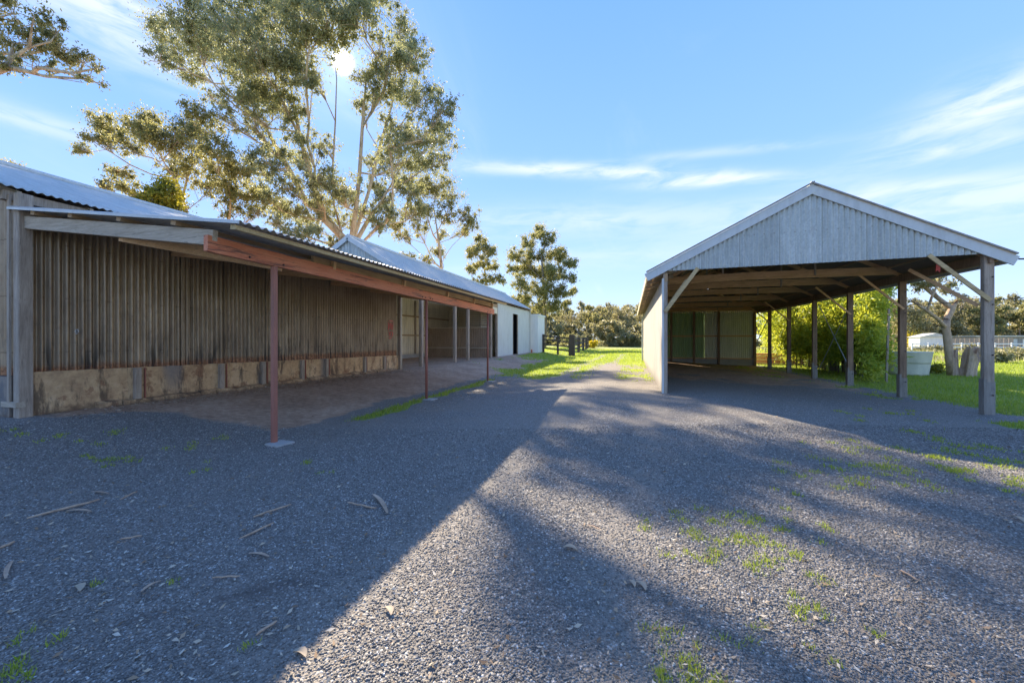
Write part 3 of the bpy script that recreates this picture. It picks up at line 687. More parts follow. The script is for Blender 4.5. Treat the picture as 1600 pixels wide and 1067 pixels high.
corr('gable', 'gable', B, (2*brx-bx+.1, ys, 0), (1, 0, 0), 2*(bx-brx)-.2, (0, 0, 1), (0, -1, 0), 3.4, lambda s: bez-.06+(min(s+.1, 2*(bx-brx)-.1-s))*(brz-bez)/(bx-brx), .16, .014, 3, 8)
corr('far_gable', 'white', B, (2*brx-bx+.1, ye, 0), (1, 0, 0), 2*(bx-brx)-.2, (0, 0, 1), (0, 1, 0), .2, lambda s: bez-.06+(min(s+.1, 2*(bx-brx)-.1-s))*(brz-bez)/(bx-brx), .16, .014, 3, 6)
for s_ in (1, -1):
    MB().beam((brx+s_*(bx-brx+.02), ys-.11, bez-.05), (brx, ys-.11, brz-.05), .03, .2).build('barge_board', 'flash', B)
for i in range(23):
    yy = ys+.15+i*.9; MB().beam((bx-.02, yy, bez-.1), (bx-.9, yy, bez+.45), .05, .1).build('rafter_tail', 'post_wood', B)
MB().box(XW-.09, XW+.01, ys, 25.2, 3.72, 3.96).build('wall_plate', 'brown_wood_y', B)
MB().box(XW-.02, XW+.02, ys+.2, 25.2, 3.3, 3.715).build('fascia_sheet', 'cream', B)
for yy in (15.1, 18.5, 20.2, 23.95):
    MB().beam((XW, yy, .15), (XW, yy, 3.71), .17, .15, (1, 0, 0)).build('post', 'grey_wood', B)
corr('back_wall', 'cream', B, (-13.8, ys, 0), (0, 1, 0), ye-ys, (0, 0, 1), (1, 0, 0), .55, 4.26, .26, .008, 2, 6)
MB().box(-13.95, -13.72, ys, ye, .1, .56).build('back_plinth', 'pad', B)
for zz in (1.75, 3.0): MB().box(-13.77, -13.71, ys, ye, zz, zz+.09).build('wall_rail', 'brown_wood_y', B)
for yy in (16.5, 19.5, 22.5): MB().box(-13.77, -13.69, yy, yy+.1, .57, 4.1).build('stud', 'grey_wood', B)
MB().box(-13.79, XW-.2, ys+.02, ys+.08, .2, 3.95).build('end_wall', 'cream', B)
# boarded partition with wire above
pt = MB(); x = -13.7
while x < XW-.12:
    pt.box(x, x+.145, 24.0+rnd.uniform(-.006, .006), 24.03, .3, 2.30); x += .158
pt.build('partition', 'fence_wood', B)
for zz, m_ in ((2.32, 'grey_wood_x'), (.95, 'grey_wood_x')): MB().beam((-13.7, 23.96, zz), (XW-.1, 23.96, zz), .07, .09).build('partition_rail', m_, B)
wm = MB()
for i in range(46): wm.box(-13.7+i*.105, -13.694+i*.105, 23.98, 23.986, 2.37, 3.7)
for i in range(13): wm.box(-13.7, XW-.1, 23.977, 23.983, 2.42+i*.105, 2.427+i*.105)
wm.build('wire_mesh', 'mesh', B)
MB().beam((-11.4, 23.95, 2.36), (-11.4, 23.95, 3.7), .08, .08, (1, 0, 0)).build('partition_post', 'dark', B)
# louvred panel right of the mesh
lv = MB()
for i in range(9): lv.box(-10.55, XW-.25, 24.1, 24.13, 2.45+i*.14, 2.53+i*.14)
lv.build('louvre', 'grey_wood_x', B)
MB().box(-13.79, XW-.1, 27.5, 27.56, .3, 4.1).build('inner_wall', 'cream', B)
# white wall with two doorways
def wseg(ya, yb, z0, z1, nm='front_wall', m_='white'): return corr(nm, m_, B, (XW, ya, 0), (0, 1, 0), yb-ya, (0, 0, 1), (1, 0, 0), z0, z1, .24, .006, 3, 6, .01)
wseg(25.35, 28.9, .22, 4.1); wseg(30.3, ye, .22, 4.1); wseg(28.88, 30.32, 3.56, 4.1)
MB().box(XW-.12, XW+.015, 25.2, 25.34, .15, 4.1).build('door_post', 'grey_wood', B)
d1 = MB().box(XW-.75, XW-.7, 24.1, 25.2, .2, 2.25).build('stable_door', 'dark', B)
MB().box(XW-.8, XW-.76, 24.05, 25.2, 2.3, 4.0).build('door_recess', 'grey_wood', B)
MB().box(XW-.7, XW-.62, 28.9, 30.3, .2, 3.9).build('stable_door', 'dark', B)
MB().box(XW-.05, XW+.03, 30.22, 30.3, .2, 3.55).build('door_frame', 'grey_wood', B)
MB().box(XW-.05, XW+.02, 28.9, 28.96, .2, 3.55).build('door_frame', 'grey_wood', B)
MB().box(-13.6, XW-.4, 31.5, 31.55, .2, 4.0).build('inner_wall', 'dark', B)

W = thing('lean_to', 'small clean white lean-to box joined on the far end of the white stable', 'outbuilding', (-8.6, 35.5, .3))
MB().box(-9.6, -8.1, 34.15, 36.9, .3, 3.68).build('body', 'white2', W)
MB().box(-9.65, -8.03, 34.08, 36.98, 3.68, 3.84).build('top_trim', 'white2', W)
for x in (-8.86, -8.45): MB().box(x, x+.012, 34.135, 34.149, .35, 3.67).build('seam', 'white', W)
MB().box(-8.75, -8.62, 33.95, 34.14, .25, .62).build('step', 'red_wood', W)

# ---------------------------------------------------------------- open carport shed (right)
C_ = thing('open_hay_shed', 'open sided gabled carport shed with silver corrugated gable and timber posts', 'carport', (3.8, 10.2, .1))
XL, XR, YA, NB, BAY = .80, 6.82, 10.17, 6, 2.53
YB = YA+NB*BAY; AX, AZ, EZL = 3.81, 4.90, 3.12
xe0, xe1 = .36, 7.16; slope = (AZ-EZL)/(AX-xe0)
# roof sheets
for (xe, nm) in ((xe0, 1), (xe1, -1)):
    dd = Vector((AX-xe, 0, AZ-EZL)); L = dd.length; dd.normalize(); n_ = Vector((-dd.z, 0, dd.x)); n_ = n_ if n_.z > 0 else -n_
    corr('roof', 'roof_tin', C_, (xe, YA-.12, EZL), (0, 1, 0), YB-YA+.34, dd, n_, 0, L, .105, .013, 3, 8)
MB().tube([(AX, YA-.15, AZ+.02), (AX, YB+.25, AZ+.02)], .035, 10).build('ridge_cap', 'flash', C_)
for (xe, s_) in ((xe0, -1), (xe1, 1)):
    a = Vector((xe+s_*.0, YA-.13, EZL-.085)); b = Vector((AX-s_*.03, YA-.13+.004*s_, AZ-.085+.016))
    MB().beam(a, b, .03, .19).build('barge_board', 'flash', C_)
    MB().beam(a+Vector((0, -.02, .135)), b+Vector((0, -.02, .135)), .07, .03).build('barge_cap', 'dull' if False else 'under', C_)
    MB().beam((xe+s_*.0+(.02 if s_ < 0 else -.02), YA-.10, EZL-.055), (xe+(.02 if s_ < 0 else -.02), YB+.2, EZL-.055), .03, .11).build('gutter_board', 'flash' if s_ > 0 else 'cream', C_)
GB = 3.18
corr('gable', 'gable', C_, (XL+.06, YA-.09, 0), (1, 0, 0), XR-XL-.10, (0, 0, 1), (0, -1, 0), lambda s: GB+.03*s/6, lambda s: EZL-.02+slope*(min(XL+.06+s-xe0, xe1-(XL+.06+s))), .1, .013, 3, 12)
# tie beams, rafters, purlins
for i in range(NB+1):
    yy = YA+i*BAY; zt = 3.30+.0*i
    if i: 
        zz = (0, 3.36, 3.46, 3.5, 3.46, 3.4, 3.33)[i]
        MB().beam((XL+.05, yy, zz-.06), (AX-.4*rnd.random(), yy, zz+.0), .05, .22).build('tie_beam', 'brown_wood', C_)
        MB().beam((AX-.7, yy+.05, zz+.0), (XR-.1, yy+.05, zz-.02), .05, .22).build('tie_beam', 'brown_wood', C_)
    for (xe, s_) in ((xe0, 1), (xe1, -1)):
        MB().beam((xe+s_*.1, yy+.1, EZL+.0), (AX, yy+.1, AZ-.14), .05, .12).build('rafter', 'brown_wood', C_)
    for (x, zz) in ((2.6, 4.05), (4.9, 4.05)):
        MB().beam((x, yy+.02, 3.3), (x, yy+.02, zz), .03, .05, (1, 0, 0)).build('hanger', 'grey_wood', C_)
for k in range(7):
    for s_ in (1, -1):
        x = AX + s_*(.12+k*.52); z = AZ-.075-(abs(x-AX))*slope
        MB().beam((x, YA-.1, z), (x, YB+.1, z), .05, .07).build('purlin', 'brown_wood_y', C_)
for x, zz in ((XL+.02, 3.02), (XR, 3.12)):
    MB().beam((x, YA-.1, zz), (x, YB+.05, zz), .07, .2).build('wall_plate', 'brown_wood_y' if x < 2 else 'post_wood', C_)
for (xe, s_) in ((xe0, 1), (xe1, -1)):
    MB().beam((xe+s_*.12, (YA+YB)/2, EZL+.03), (AX-s_*.02, (YA+YB)/2, AZ-.05), YB-YA+.05, .008, ch=.01).build('shade_sheet', 'roof_shade', C_)  # added sheets that darken the roof underside, shade put into their colour
# left wall, beige flat sheets outside, its rafter ends under the eave
corr('side_wall', 'sidewall', C_, (XL-.06, YA+.02, 0), (0, 1, 0), YB-YA, (0, 0, 1), (-1, 0, 0), .12, 2.98, .2, .007, 4, 8)
MB().beam((XL, YA-.03, .1), (XL, YA-.03, 3.13), .13, .10, (1, 0, 0)).build('corner_post', 'grey_wood', C_)
MB().box(XL-.075, XL-.03, YA-.1, YA-.0, .12, 3.0).build('corner_flashing', 'flash', C_)
for i in range(16):
    yy = YA+.2+i*.98; MB().beam((xe0+.05, yy, EZL-.05), (XL+.3, yy, EZL+.12), .045, .09).build('eave_rafter', 'grey_wood_x', C_)
for i in range(1, NB): MB().beam((XL+.04, YA+i*BAY, .1), (XL+.04, YA+i*BAY, 3.0), .1, .12, (1, 0, 0)).build('wall_post', 'post_wood', C_)
for zz in (1.0, 1.9): MB().beam((XL+.01, YA, zz), (XL+.01, YB, zz), .05, .09).build('wall_rail', 'brown_wood_y', C_)
MB().tube([(XL-.1, YB-.1, 2.95), (XL-.13, YB-.1, 2.8), (XL-.13, YB-.1, .2)], .04, 8).build('downpipe', 'flash', C_)
# right posts with their splice stumps
for i in range(NB+1):
    yy = YA+i*BAY; z0 = float(gz_(XR, yy))-.06; big = .16 if i == 0 else .15
    p = MB().beam((XR, yy, z0+(.0)), (XR+.0, yy, 3.20 if i == 0 else 3.03), big*.62, big, (1, 0, 0)).build('post', 'grey_wood' if i == 0 else 'post_wood', C_)
    MB().beam((XR-big*.31-.02, yy, z0), (XR-big*.31-.02, yy, .72 if i == 0 else .6), .13, .05, (1, 0, 0)).build('stump_splice', 'stump_wood', p)
    MB().beam((XR, yy, z0), (XR, yy, .66 if i == 0 else .5), big*.62+.015, big+.02, (1, 0, 0)).build('stump_splice', 'stump_wood', p)
    for zz in (.4, 1.2, 2.2, 2.75):
        MB().tube([(XR+(.03), yy-big/2-.012, zz), (XR+.03, yy-big/2+.01, zz)], .014, 7).build('bolt', 'bolt', p)
    if i in (0, 1, 2, 4, 5):
        MB().beam((XR-.02, yy-.1, 2.28+.02*i), (XR-.98, yy-.1, 3.24), .03, .08 if i == 0 else .055, ch=.1).build('knee_brace', 'pine' if i < 1 else 'brown_wood', C_)
MB().beam((XR-.05, YA+.14, 2.2), (XR-.75, YA+.9, 3.1), .04, .07).build('knee_brace', 'brown_wood', C_)
MB().beam((XL-.01, YA-.12, 2.18), (XL+.72, YA-.12, 3.21), .035, .09, ch=.1).build('knee_brace', 'pine', C_)
MB().beam((XL-.01, YA-.02, 2.2), (XL+.5, YA+.05, 2.95), .035, .08).build('knee_brace', 'pine', C_)
MB().tube([(XR+.1, YA+2*BAY+.06, .35), (XR+.1, YA+3*BAY-.06, 2.9)], .013, 6).build('cross_rod', 'steel', C_)
MB().tube([(XR+.12, YA+2*BAY+.06, 2.9), (XR+.12, YA+3*BAY-.06, .35)], .013, 6).build('cross_rod', 'steel', C_)
MB().tube([(XR+.1, YA+5*BAY+.1, 2.9), (XR+.1, YB-.1, 1.4)], .02, 6).build('cross_rod', 'bolt', C_)
MB().tube([(XR-.55, YA+.35, 3.2), (XR-.56, YA+.35, 3.1)], .012, 6).build('hook', 'bolt', C_)
MB().prism([(XR-.60, YA+.33, 3.12), (XR-.53, YA+.33, 3.10), (XR-.54, YA+.33, 2.93), (XR-.58, YA+.33, 2.98), (XR-.61, YA+.33, 2.95)], (0, .02, 0)).build('rag', 'redmark', C_)
# back wall: four posts, green then pale sheets, a middle rail and a low concrete base
xs = [XL+.1, 2.35, 3.62, 4.95, XR]
for (x0, x1, m_) in ((XL+.1, 2.3, 'green'), (2.35, 3.6, 'green'), (3.62, 4.2, 'green'), (4.2, 4.93, 'palesheet'), (4.96, XR-.05, 'palesheet')):
    corr('back_sheet', m_, C_, (x0, YB+.05, 0), (1, 0, 0), x1-x0, (0, 0, 1), (0, -1, 0), .38, 3.1, .1, .013, 3, 8)
for x in xs[1:]: MB().beam((x, YB-.03, 0), (x, YB-.03, 3.2), .13, .12, (1, 0, 0)).build('back_post', 'post_wood', C_)
MB().beam((XL+.1, YB-.02, 1.72), (XR, YB-.02, 1.72), .05, .08).build('back_rail', 'brown_wood', C_)
MB().box(XL+.1, XR, YB+.0, YB+.1, -.1, .37).build('back_plinth', 'pad', C_)
MB().beam((XL+.1, YB-.03, .40), (XR, YB-.03, .40), .05, .07).build('back_rail', 'brown_wood', C_)
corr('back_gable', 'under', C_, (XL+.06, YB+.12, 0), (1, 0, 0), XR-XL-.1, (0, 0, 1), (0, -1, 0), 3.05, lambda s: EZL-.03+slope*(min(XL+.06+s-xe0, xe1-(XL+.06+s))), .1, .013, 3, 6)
dm = MB()
for i in range(8): dm.box(5.15+i*.085, 5.19+i*.085, YB+.025, YB+.034, 1.29, 1.34)
dm.build('stencil_marks', 'whitemark', C_)
# low terrain inside gable end handled by the ground

# cables leaving the carport on the right
def cable(name, a, b, sag, r, label):
    a, b = Vector(a), Vector(b); pts = [a.lerp(b, i/24) - Vector((0, 0, sag*4*(i/24)*(1-i/24))) for i in range(25)]
    o = MB().tube(pts, r, 6).build(name, 'cable', None, True); tag(o, label, 'cable')
cable('power_cable', (XR+.06, YA+.05, 3.12), (30, 16, 5.0), .5, .016, 'thick grey cable leaving the top of the nearest right carport post')
cable('power_cable', (XR+.15, YA+5*BAY, 3.1), (26, 6, 5.6), 1.1, .012, 'thin black cable sagging along the right eave of the carport')
# leaning steel pole and old timber at bamboo
s_ = thing('board_stack', 'low stack of red brown boards behind the carport under the bamboo', 'timber', (8.3, 27, 0))
for i in range(6):
    for j in range(2):
        MB().beam((7.1+rnd.uniform(-.1, .1), 27+j*.22, .08+i*.11), (9.9+rnd.uniform(-.2, .2), 27+j*.22+rnd.uniform(-.03, .03), .08+i*.11), .19, .085).build('board', 'red_wood' if (i+j) % 2 else 'brown_wood', s_)

# ---------------------------------------------------------------- trees
def leaves(cent, rad, n, L, Wd, droop=.6, flat=1.0):
    """n leaves spread over clusters (cent Nx3, rad N); diamond faces"""
    k = len(cent); idx = rng.integers(0, k, n)
    d = rng.normal(0, 1, (n, 3)); d /= np.linalg.norm(d, axis=1)[:, None]; rr = np.minimum(np.abs(rng.normal(0, .55, n)), 1.25)
    p = cent[idx] + d*(rr*rad[idx])[:, None]*np.array([1, 1, flat])
    ax = rng.normal(0, 1, (n, 3)); ax[:, 2] -= droop*2; ax /= np.linalg.norm(ax, axis=1)[:, None]
    sd = np.cross(ax, rng.normal(0, 1, (n, 3))); sd /= np.linalg.norm(sd, axis=1)[:, None]
    l = L*rng.uniform(.7, 1.3, n)[:, None]; wv = Wd*rng.uniform(.7, 1.3, n)[:, None]
    nr = np.cross(ax, sd)*wv*.35
    V = np.stack([p, p+ax*l*.45+sd*wv+nr, p+ax*l, p+ax*l*.45-sd*wv+nr], 1)
    return V.reshape(-1, 3), np.arange(n*4).reshape(-1, 4)
def make_tree(root, base, trunk_pts, blobs, trunk_r, nleaf, L, Wd, lm, bm, twigs=9, droop=.6, clus=.38, flat=.8, minr=.012, limbs=()):
    """trunk_pts: list of points from the foot up; blobs: [(centre, radius)]"""
    nodes = [Vector(p) for p in trunk_pts]; par = [i-1 for i in range(len(nodes))]; wt = [0.0]*len(nodes)
    path = [0.0]
    for i in range(1, len(nodes)): path.append(path[-1]+(nodes[i]-nodes[i-1]).length)
    start = max(1, len(nodes)//3); clus *= 1.3; blobs = sorted(blobs, key=lambda b: (b[0]-nodes[-1]).length); C = []; Rr = []
    chains = []
    for (at, pts) in limbs:
        ch = [at]
        for q in pts: nodes.append(Vector(q)); par.append(ch[-1]); wt.append(0.0); path.append(path[ch[-1]]+(nodes[-1]-nodes[ch[-1]]).length); ch.append(len(nodes)-1)
        chains.append(ch)
    def connect(tgt, seg, wiggle, lo=0):
        best, bi = 1e9, 0
        for i in range(lo, len(nodes)):
            q = nodes[i]; dd = (tgt-q).length; pen = max(0, q.z-tgt.z)*1.6 + (0 if i >= start else 2.5) + .55*path[i]
            if dd+pen < best: best, bi = dd+pen, i
        ch = [bi]; q = nodes[bi]; k = max(2, int((tgt-q).length/seg)); side = Vector((rnd.uniform(-1, 1), rnd.uniform(-1, 1), rnd.uniform(-.4, .2)))*(tgt-q).length*wiggle
        for j in range(1, k+1):
            f = j/k; pt = q.lerp(tgt, f) + side*math.sin(math.pi*f) + Vector((0, 0, (tgt-q).length*.1*math.sin(math.pi*f)))*-.6
            if j < k: pt += Vector((rnd.uniform(-1, 1), rnd.uniform(-1, 1), rnd.uniform(-1, 1)))*seg*.1
            nodes.append(pt); par.append(ch[-1]); wt.append(0.0); path.append(path[ch[-1]]+(pt-nodes[ch[-1]]).length); ch.append(len(nodes)-1)
        chains.append(ch); return ch[-1]
    ends = []
    sizeref = max(.6, min(2.0, sum(b[1] for b in blobs)/len(blobs)*.9))
    for (c, r) in blobs: ends.append((connect(c - Vector((0, 0, r*.25)), sizeref, .13), c, r))
    leafpts = []
    for (e, c, r) in ends:
        for k in range(twigs):
            d = Vector((rnd.gauss(0, 1), rnd.gauss(0, 1), rnd.gauss(0, .8))); d.normalize()
            tg = c + Vector((d.x, d.y, d.z*flat))*r*rnd.uniform(.45, 1.0)
            kk = len(nodes); a = nodes[e] if rnd.random() < .6 else nodes[par[e]]; src = e if a == nodes[e] else par[e]
            mid = a.lerp(tg, .5) + Vector((rnd.uniform(-1, 1), rnd.uniform(-1, 1), rnd.uniform(-.3, .6)))*r*.15
            nodes += [mid, tg]; par += [src, kk]; wt += [0, 1.0]; path += [0, 0]; chains.append([src, kk, kk+1])
            leafpts.append((tg, r*clus*rnd.uniform(.5, 1.25)))
            if rnd.random() < .5: leafpts.append((mid, r*clus*.6))
    for i in range(len(nodes)-1, 0, -1): wt[par[i]] += wt[i]
    mx = max(wt); rad = [max(minr, trunk_r*(max(q, .3)/mx)**.66) for q in wt]
    tb = MB(); n0 = len(trunk_pts)
    tr = [trunk_r*(1.25 if i == 0 else 1.0)*(1-.25*i/max(1, n0-1)) for i in range(n0)]
    tr = [max(.25*a, min(a, b)) for a, b in zip(tr, rad[:n0])]; tr[0] = trunk_r*1.25
    tb.tube(nodes[:n0], tr, 12)
    for ch in chains:
        rs = [rad[i] for i in ch]; rs[0] = min(rs[0], rs[1]*1.25)
        tb.tube([nodes[i] for i in ch], rs, 7 if rs[0] > .05 else 4, cap=False)
    tb.build('trunk', bm, root, True)
    cent = np.array([tuple(p) for p, _ in leafpts]); rd = np.array([r for _, r in leafpts])
    pr = rd**2; idxs = rng.choice(len(cent), size=int(len(cent)*3), p=pr/pr.sum()); cent, rd = cent[idxs], rd[idxs]
    V, F = leaves(cent, rd, nleaf, L, Wd, droop); np_mesh('crown', V, F, lm, root)

SEED = 9
def tree_px(name, label, cat, w0, foot, trunk, blobs, tr, nleaf, L, Wd, lm='leaf_gum', bm='bark_pale', depth=1.0, limbs=(), **kw):
    rnd.seed(foot[0]*7+len(blobs)+SEED)
    """foot/trunk/blobs measured in the photograph at depth w0; each blob gets its own depth"""
    b = P(foot[0], foot[1], w0); base = Vector((b.x, b.y, float(gz_(b.x, b.y))-.1))
    root = thing(name, label, cat, base)
    tp = [base] + [P(x, y, w0+dw) for (x, y, dw) in trunk]; s_ = w0/600.0; bl = []
    for (x, y, r) in blobs:
        r3 = r*s_; dw = rnd.uniform(-1, 1)*depth*6.0*r3**.3*.6; bl.append((P(x, y, w0+dw), r3*1.15))
    lim = [(at, [P(x, y, w0+dw) for (x, y, dw) in pts]) for (at, pts) in limbs]
    make_tree(root, base, tp, bl, tr, nleaf, L, Wd, lm, bm, limbs=lim, **kw); return root

big_blobs = [(270,60,38),(250,90,22),(300,30,40),(330,75,45),(355,20,45),(375,110,36),(300,110,24),(395,60,48),(420,10,45),(455,70,46),(480,20,45),(430,120,36),(505,40,30),(478,122,18),
 (560,30,32),(610,85,22),(625,40,34),(600,130,36),(650,85,28),(640,145,30),(668,150,24),(655,210,28),(685,210,26),(622,195,26),(690,170,18),
 (370,160,24),(345,180,16),(400,195,22),(330,150,14),(450,170,24),(480,215,26),(430,235,22),(515,225,14),(580,250,18),(620,250,30),(665,255,30),(690,250,18),
 (495,270,26),(540,290,22),(455,290,20),(410,270,18),(590,290,20),(640,300,22),(500,330,24),(460,330,20),(420,310,18),(540,345,20),(580,330,16),(470,365,22),(610,330,16),(430,345,16),(520,380,14),(460,385,20),(385,250,14),(640,95,24),(500,-20,40),(420,-30,40),(580,-15,30)]
tree_px('gum_tree', 'huge pale barked gum towering behind the left shed roofs with the sun in its crown', 'tree', 27, (552, 570),
   [(550, 440, 0), (545, 398, 0), (536, 372, .1)], big_blobs + [(425,165,24),(610,225,20),(560,5,24),(395,150,22),(560,118,18),(566,165,14),(490,120,12),(590,108,12),(540,310,20),(500,300,20),(600,310,20),(630,280,22),(440,325,20),(480,350,22),(560,330,16),(400,290,20),(650,330,18),(590,350,16),(420,250,22),(470,250,20)], .56, 158000, .19, .036, 'leaf_gum', twigs=22, clus=.40, depth=1.6,
   limbs=[(3, [(513, 342, .3), (480, 318, .6), (450, 262, 1), (415, 200, 1.2), (370, 158, 1), (325, 125, .6)]), (3, [(522, 320, -.3), (520, 262, -.5), (524, 190, -.7), (526, 124, -1), (520, 60, -1)]),
          (3, [(508, 345, -.4), (490, 290, -1.2), (470, 220, -2), (455, 140, -2.4), (440, 70, -2.4)]), (2, [(560, 350, .3), (576, 300, .8), (592, 235, 1.2), (612, 165, 1.4), (622, 90, 1.2)]),
          (2, [(575, 345, 1), (605, 300, 2), (640, 235, 2.6), (660, 170, 2.8)]), (2, [(556, 330, -1), (562, 270, -1.8), (566, 200, -2.4), (572, 120, -2.6)])])
tree_px('gum_tree', 'slender open gum with a broad flat crown at upper left beyond the shed', 'tree', 24, (292, 570), [(295, 400, 0), (290, 330, 0), (275, 280, .3), (262, 250, .4)],
   [(175,195,26),(150,215,15),(128,232,14),(215,190,24),(200,225,20),(185,265,16),(160,290,12),(240,215,20),(280,215,28),(320,200,24),(300,250,26),(340,240,26),(270,260,18),(355,280,24),(330,290,22),(375,265,20),(200,290,18),(380,300,20),(400,330,16),(360,320,18),(310,180,20)],
   .17, 34000, .16, .034, 'leaf_gold', twigs=18, clus=.42)
tree_px('round_bush', 'dense rounded yellow green bush just above the left shed roof', 'bush', 21, (253, 570), [(253, 480, 0), (253, 380, 0), (253, 340, 0)],
   [(253,305,22),(235,312,20),(272,312,18),(255,325,26),(228,325,14),(245,360,26),(268,350,22)], .12, 15000, .14, .04, 'leaf_bush', twigs=12, clus=.45, droop=.1)
tree_px('gum_tree', 'large overhanging gum branch tree cut off by the top left corner', 'tree', 14, (-260, 570), [(-255, 420, 0), (-230, 300, 0), (-190, 220, 0), (-120, 170, 0)],
   [(20,60,30),(50,30,30),(75,70,28),(105,80,24),(130,95,18),(150,125,14),(145,105,13),(60,100,20),(20,15,26),(90,45,20),(10,100,16),(-30,60,40),(-60,10,50),(-120,60,60),(-60,120,30),(-160,-20,70),(120,120,12)],
   .2, 26000, .11, .024, 'leaf_gold', twigs=9, clus=.36, depth=.5)
tree_px('gum_tree', 'small far gum showing only its top above the ridge at the far left edge', 'tree', 30, (5, 570), [(5, 440, 0), (5, 330, 0), (5, 290, 0)], [(5,255,14),(25,262,10),(-20,255,20),(-10,275,16)], .16, 3000, .2, .045, 'leaf_far')
tree_px('gum_tree', 'medium gum with two thin stems and drooping clumps right of the huge gum', 'tree', 34, (690, 560), [(690, 470, 0), (690, 420, 0), (686, 380, 0), (680, 340, 0)],
   [(650,290,22),(680,285,26),(705,300,22),(665,320,18),(700,330,18),(735,335,16),(740,350,12),(640,330,16),(625,365,16),(655,355,14),(690,365,12),(680,390,14),(720,360,12),(640,400,12),(615,350,12),(665,405,10)],
   .15, 16000, .20, .037, 'leaf_gold', twigs=18, clus=.42)
tree_px('gum_tree', 'little gum with sparse clumps over the stable roof ridge', 'tree', 42, (760, 552), [(760, 500, 0), (760, 450, 0), (757, 420, 0)],
   [(755,380,12),(740,392,11),(768,392,10),(750,408,12),(770,415,9),(738,418,9),(760,435,10),(778,435,9),(742,440,8)], .11, 9000, .24, .045, 'leaf_gold', twigs=14, clus=.45)
tree_px('gum_tree', 'tall bushy golden gum rising behind the white lean-to in the middle', 'tree', 62, (850, 541), [(852, 510, 0), (851, 480, 0), (849, 440, 0), (846, 400, 0)],
   [(838,362,13),(855,372,14),(825,378,13),(812,398,14),(835,398,16),(862,395,16),(880,400,14),(890,412,11),(820,420,16),(845,425,18),(870,425,18),(890,432,11),(808,440,13),(830,450,16),(855,452,16),(880,455,13),(815,465,14),(842,478,13),(865,478,12),(800,420,10),(895,455,8),(825,490,12),(885,475,8)],
   .3, 48000, .30, .065, 'leaf_gold', 'bark_grey', twigs=18, clus=.42, depth=1.2)

# far tree line: a few kinds, copied
def far_tree(name, label, hgt, wid, seed, nleaf, lm, bm, group, flat=False):
    rnd.seed(seed); root = thing(name, label, 'tree', (0, 0, 0), group)
    bl = []
    for k in range(15):
        f = rnd.uniform(.12 if hgt < 7 else .36, 1.0); rr = wid*.5*(max(.25, math.sin(math.pi*min(1, max(.02, (f-.2)*.95))))**.6)
        if flat: rr = wid*.5*(.3+.7*f); 
        a = rnd.uniform(0, 6.28); q = rnd.random()**.6
        bl.append((Vector((math.cos(a)*rr*q, math.sin(a)*rr*q, hgt*f*.93)), wid*rnd.uniform(.10, .18)))
    lean = rnd.uniform(-.08, .08)*hgt
    make_tree(root, None, [(0, 0, -.2), (lean*.2, 0, hgt*.2), (lean*.5, .1, hgt*.4), (lean, 0, hgt*.6)], bl, hgt*.014, int(nleaf*1.8), .36, .10, lm, bm, twigs=11, clus=.5, flat=.7, minr=.03); return root
protos = []
specs = [('gum_tree', 'mid height gum with layered olive crown in the far tree line', 11, 9, 3, 4200, 'leaf_far', 'bark_grey', False),
         ('gum_tree', 'broad flat topped pale stemmed gum in the far tree line', 10, 10, 5, 3600, 'leaf_far', 'bark_pale', True),
         ('gum_tree', 'narrow upright golden gum in the far tree line', 12, 7, 9, 3800, 'leaf_gold', 'bark_grey', False),
         ('understorey_tree', 'low bushy understorey tree filling the foot of the far tree line', 5.5, 8, 12, 4200, 'leaf_far', 'bark_grey', False)]
for (nm, lb, h, wd, sd2, nl, lm, bm_, fl) in specs: protos.append(far_tree(nm, lb, h, wd, sd2, nl, lm, bm_, 'trees of the far tree line', fl))
placed = [False]*4
def put_far(i, px, w0, s=1.0):
    p = P(px, 531, w0); loc = (p.x, p.y, float(gz_(p.x, p.y))); rz = rnd.uniform(0, 6.28); s3 = (s, s, s*rnd.uniform(.92, 1.08))
    if not placed[i]:
        r = protos[i]; r.location = loc; r.rotation_euler = (0, 0, rz); r.scale = s3; placed[i] = True
    else: dup(protos[i], loc, None, rz, s3)
rnd.seed(21)
px = 775
while px < 1030:      # middle, beyond the paddock fence
    for (i, w0, s) in ((rnd.choice((0, 1, 2)), rnd.uniform(88, 100), rnd.uniform(.75, 1.08)), (3, rnd.uniform(80, 86), rnd.uniform(.85, 1.1)), (0, rnd.uniform(105, 120), rnd.uniform(.95, 1.2))): put_far(i, px+rnd.uniform(-8, 8), w0, s)
    px += 25
px = 1385
while px < 1760:      # right, beyond the lawn
    for (i, w0, s) in ((rnd.choice((0, 1, 1, 2)), rnd.uniform(62, 76), rnd.uniform(.72, 1.0)), (3, rnd.uniform(68, 74), rnd.uniform(.7, .95)), (rnd.choice((0, 1)), rnd.uniform(84, 100), rnd.uniform(.9, 1.1))): put_far(i, px+rnd.uniform(-10, 10), w0, s)
    px += 36
px = 1040
while px < 1385:      # mostly hidden behind the carport
    put_far(rnd.choice((0, 2)), px, rnd.uniform(85, 100), .9); put_far(3, px+20, 82, .9); px += 60
px = -300
while px < 770:
    put_far(rnd.choice((0, 1, 2)), px, rnd.uniform(90, 110), .9); px += 130
rnd.seed(33)

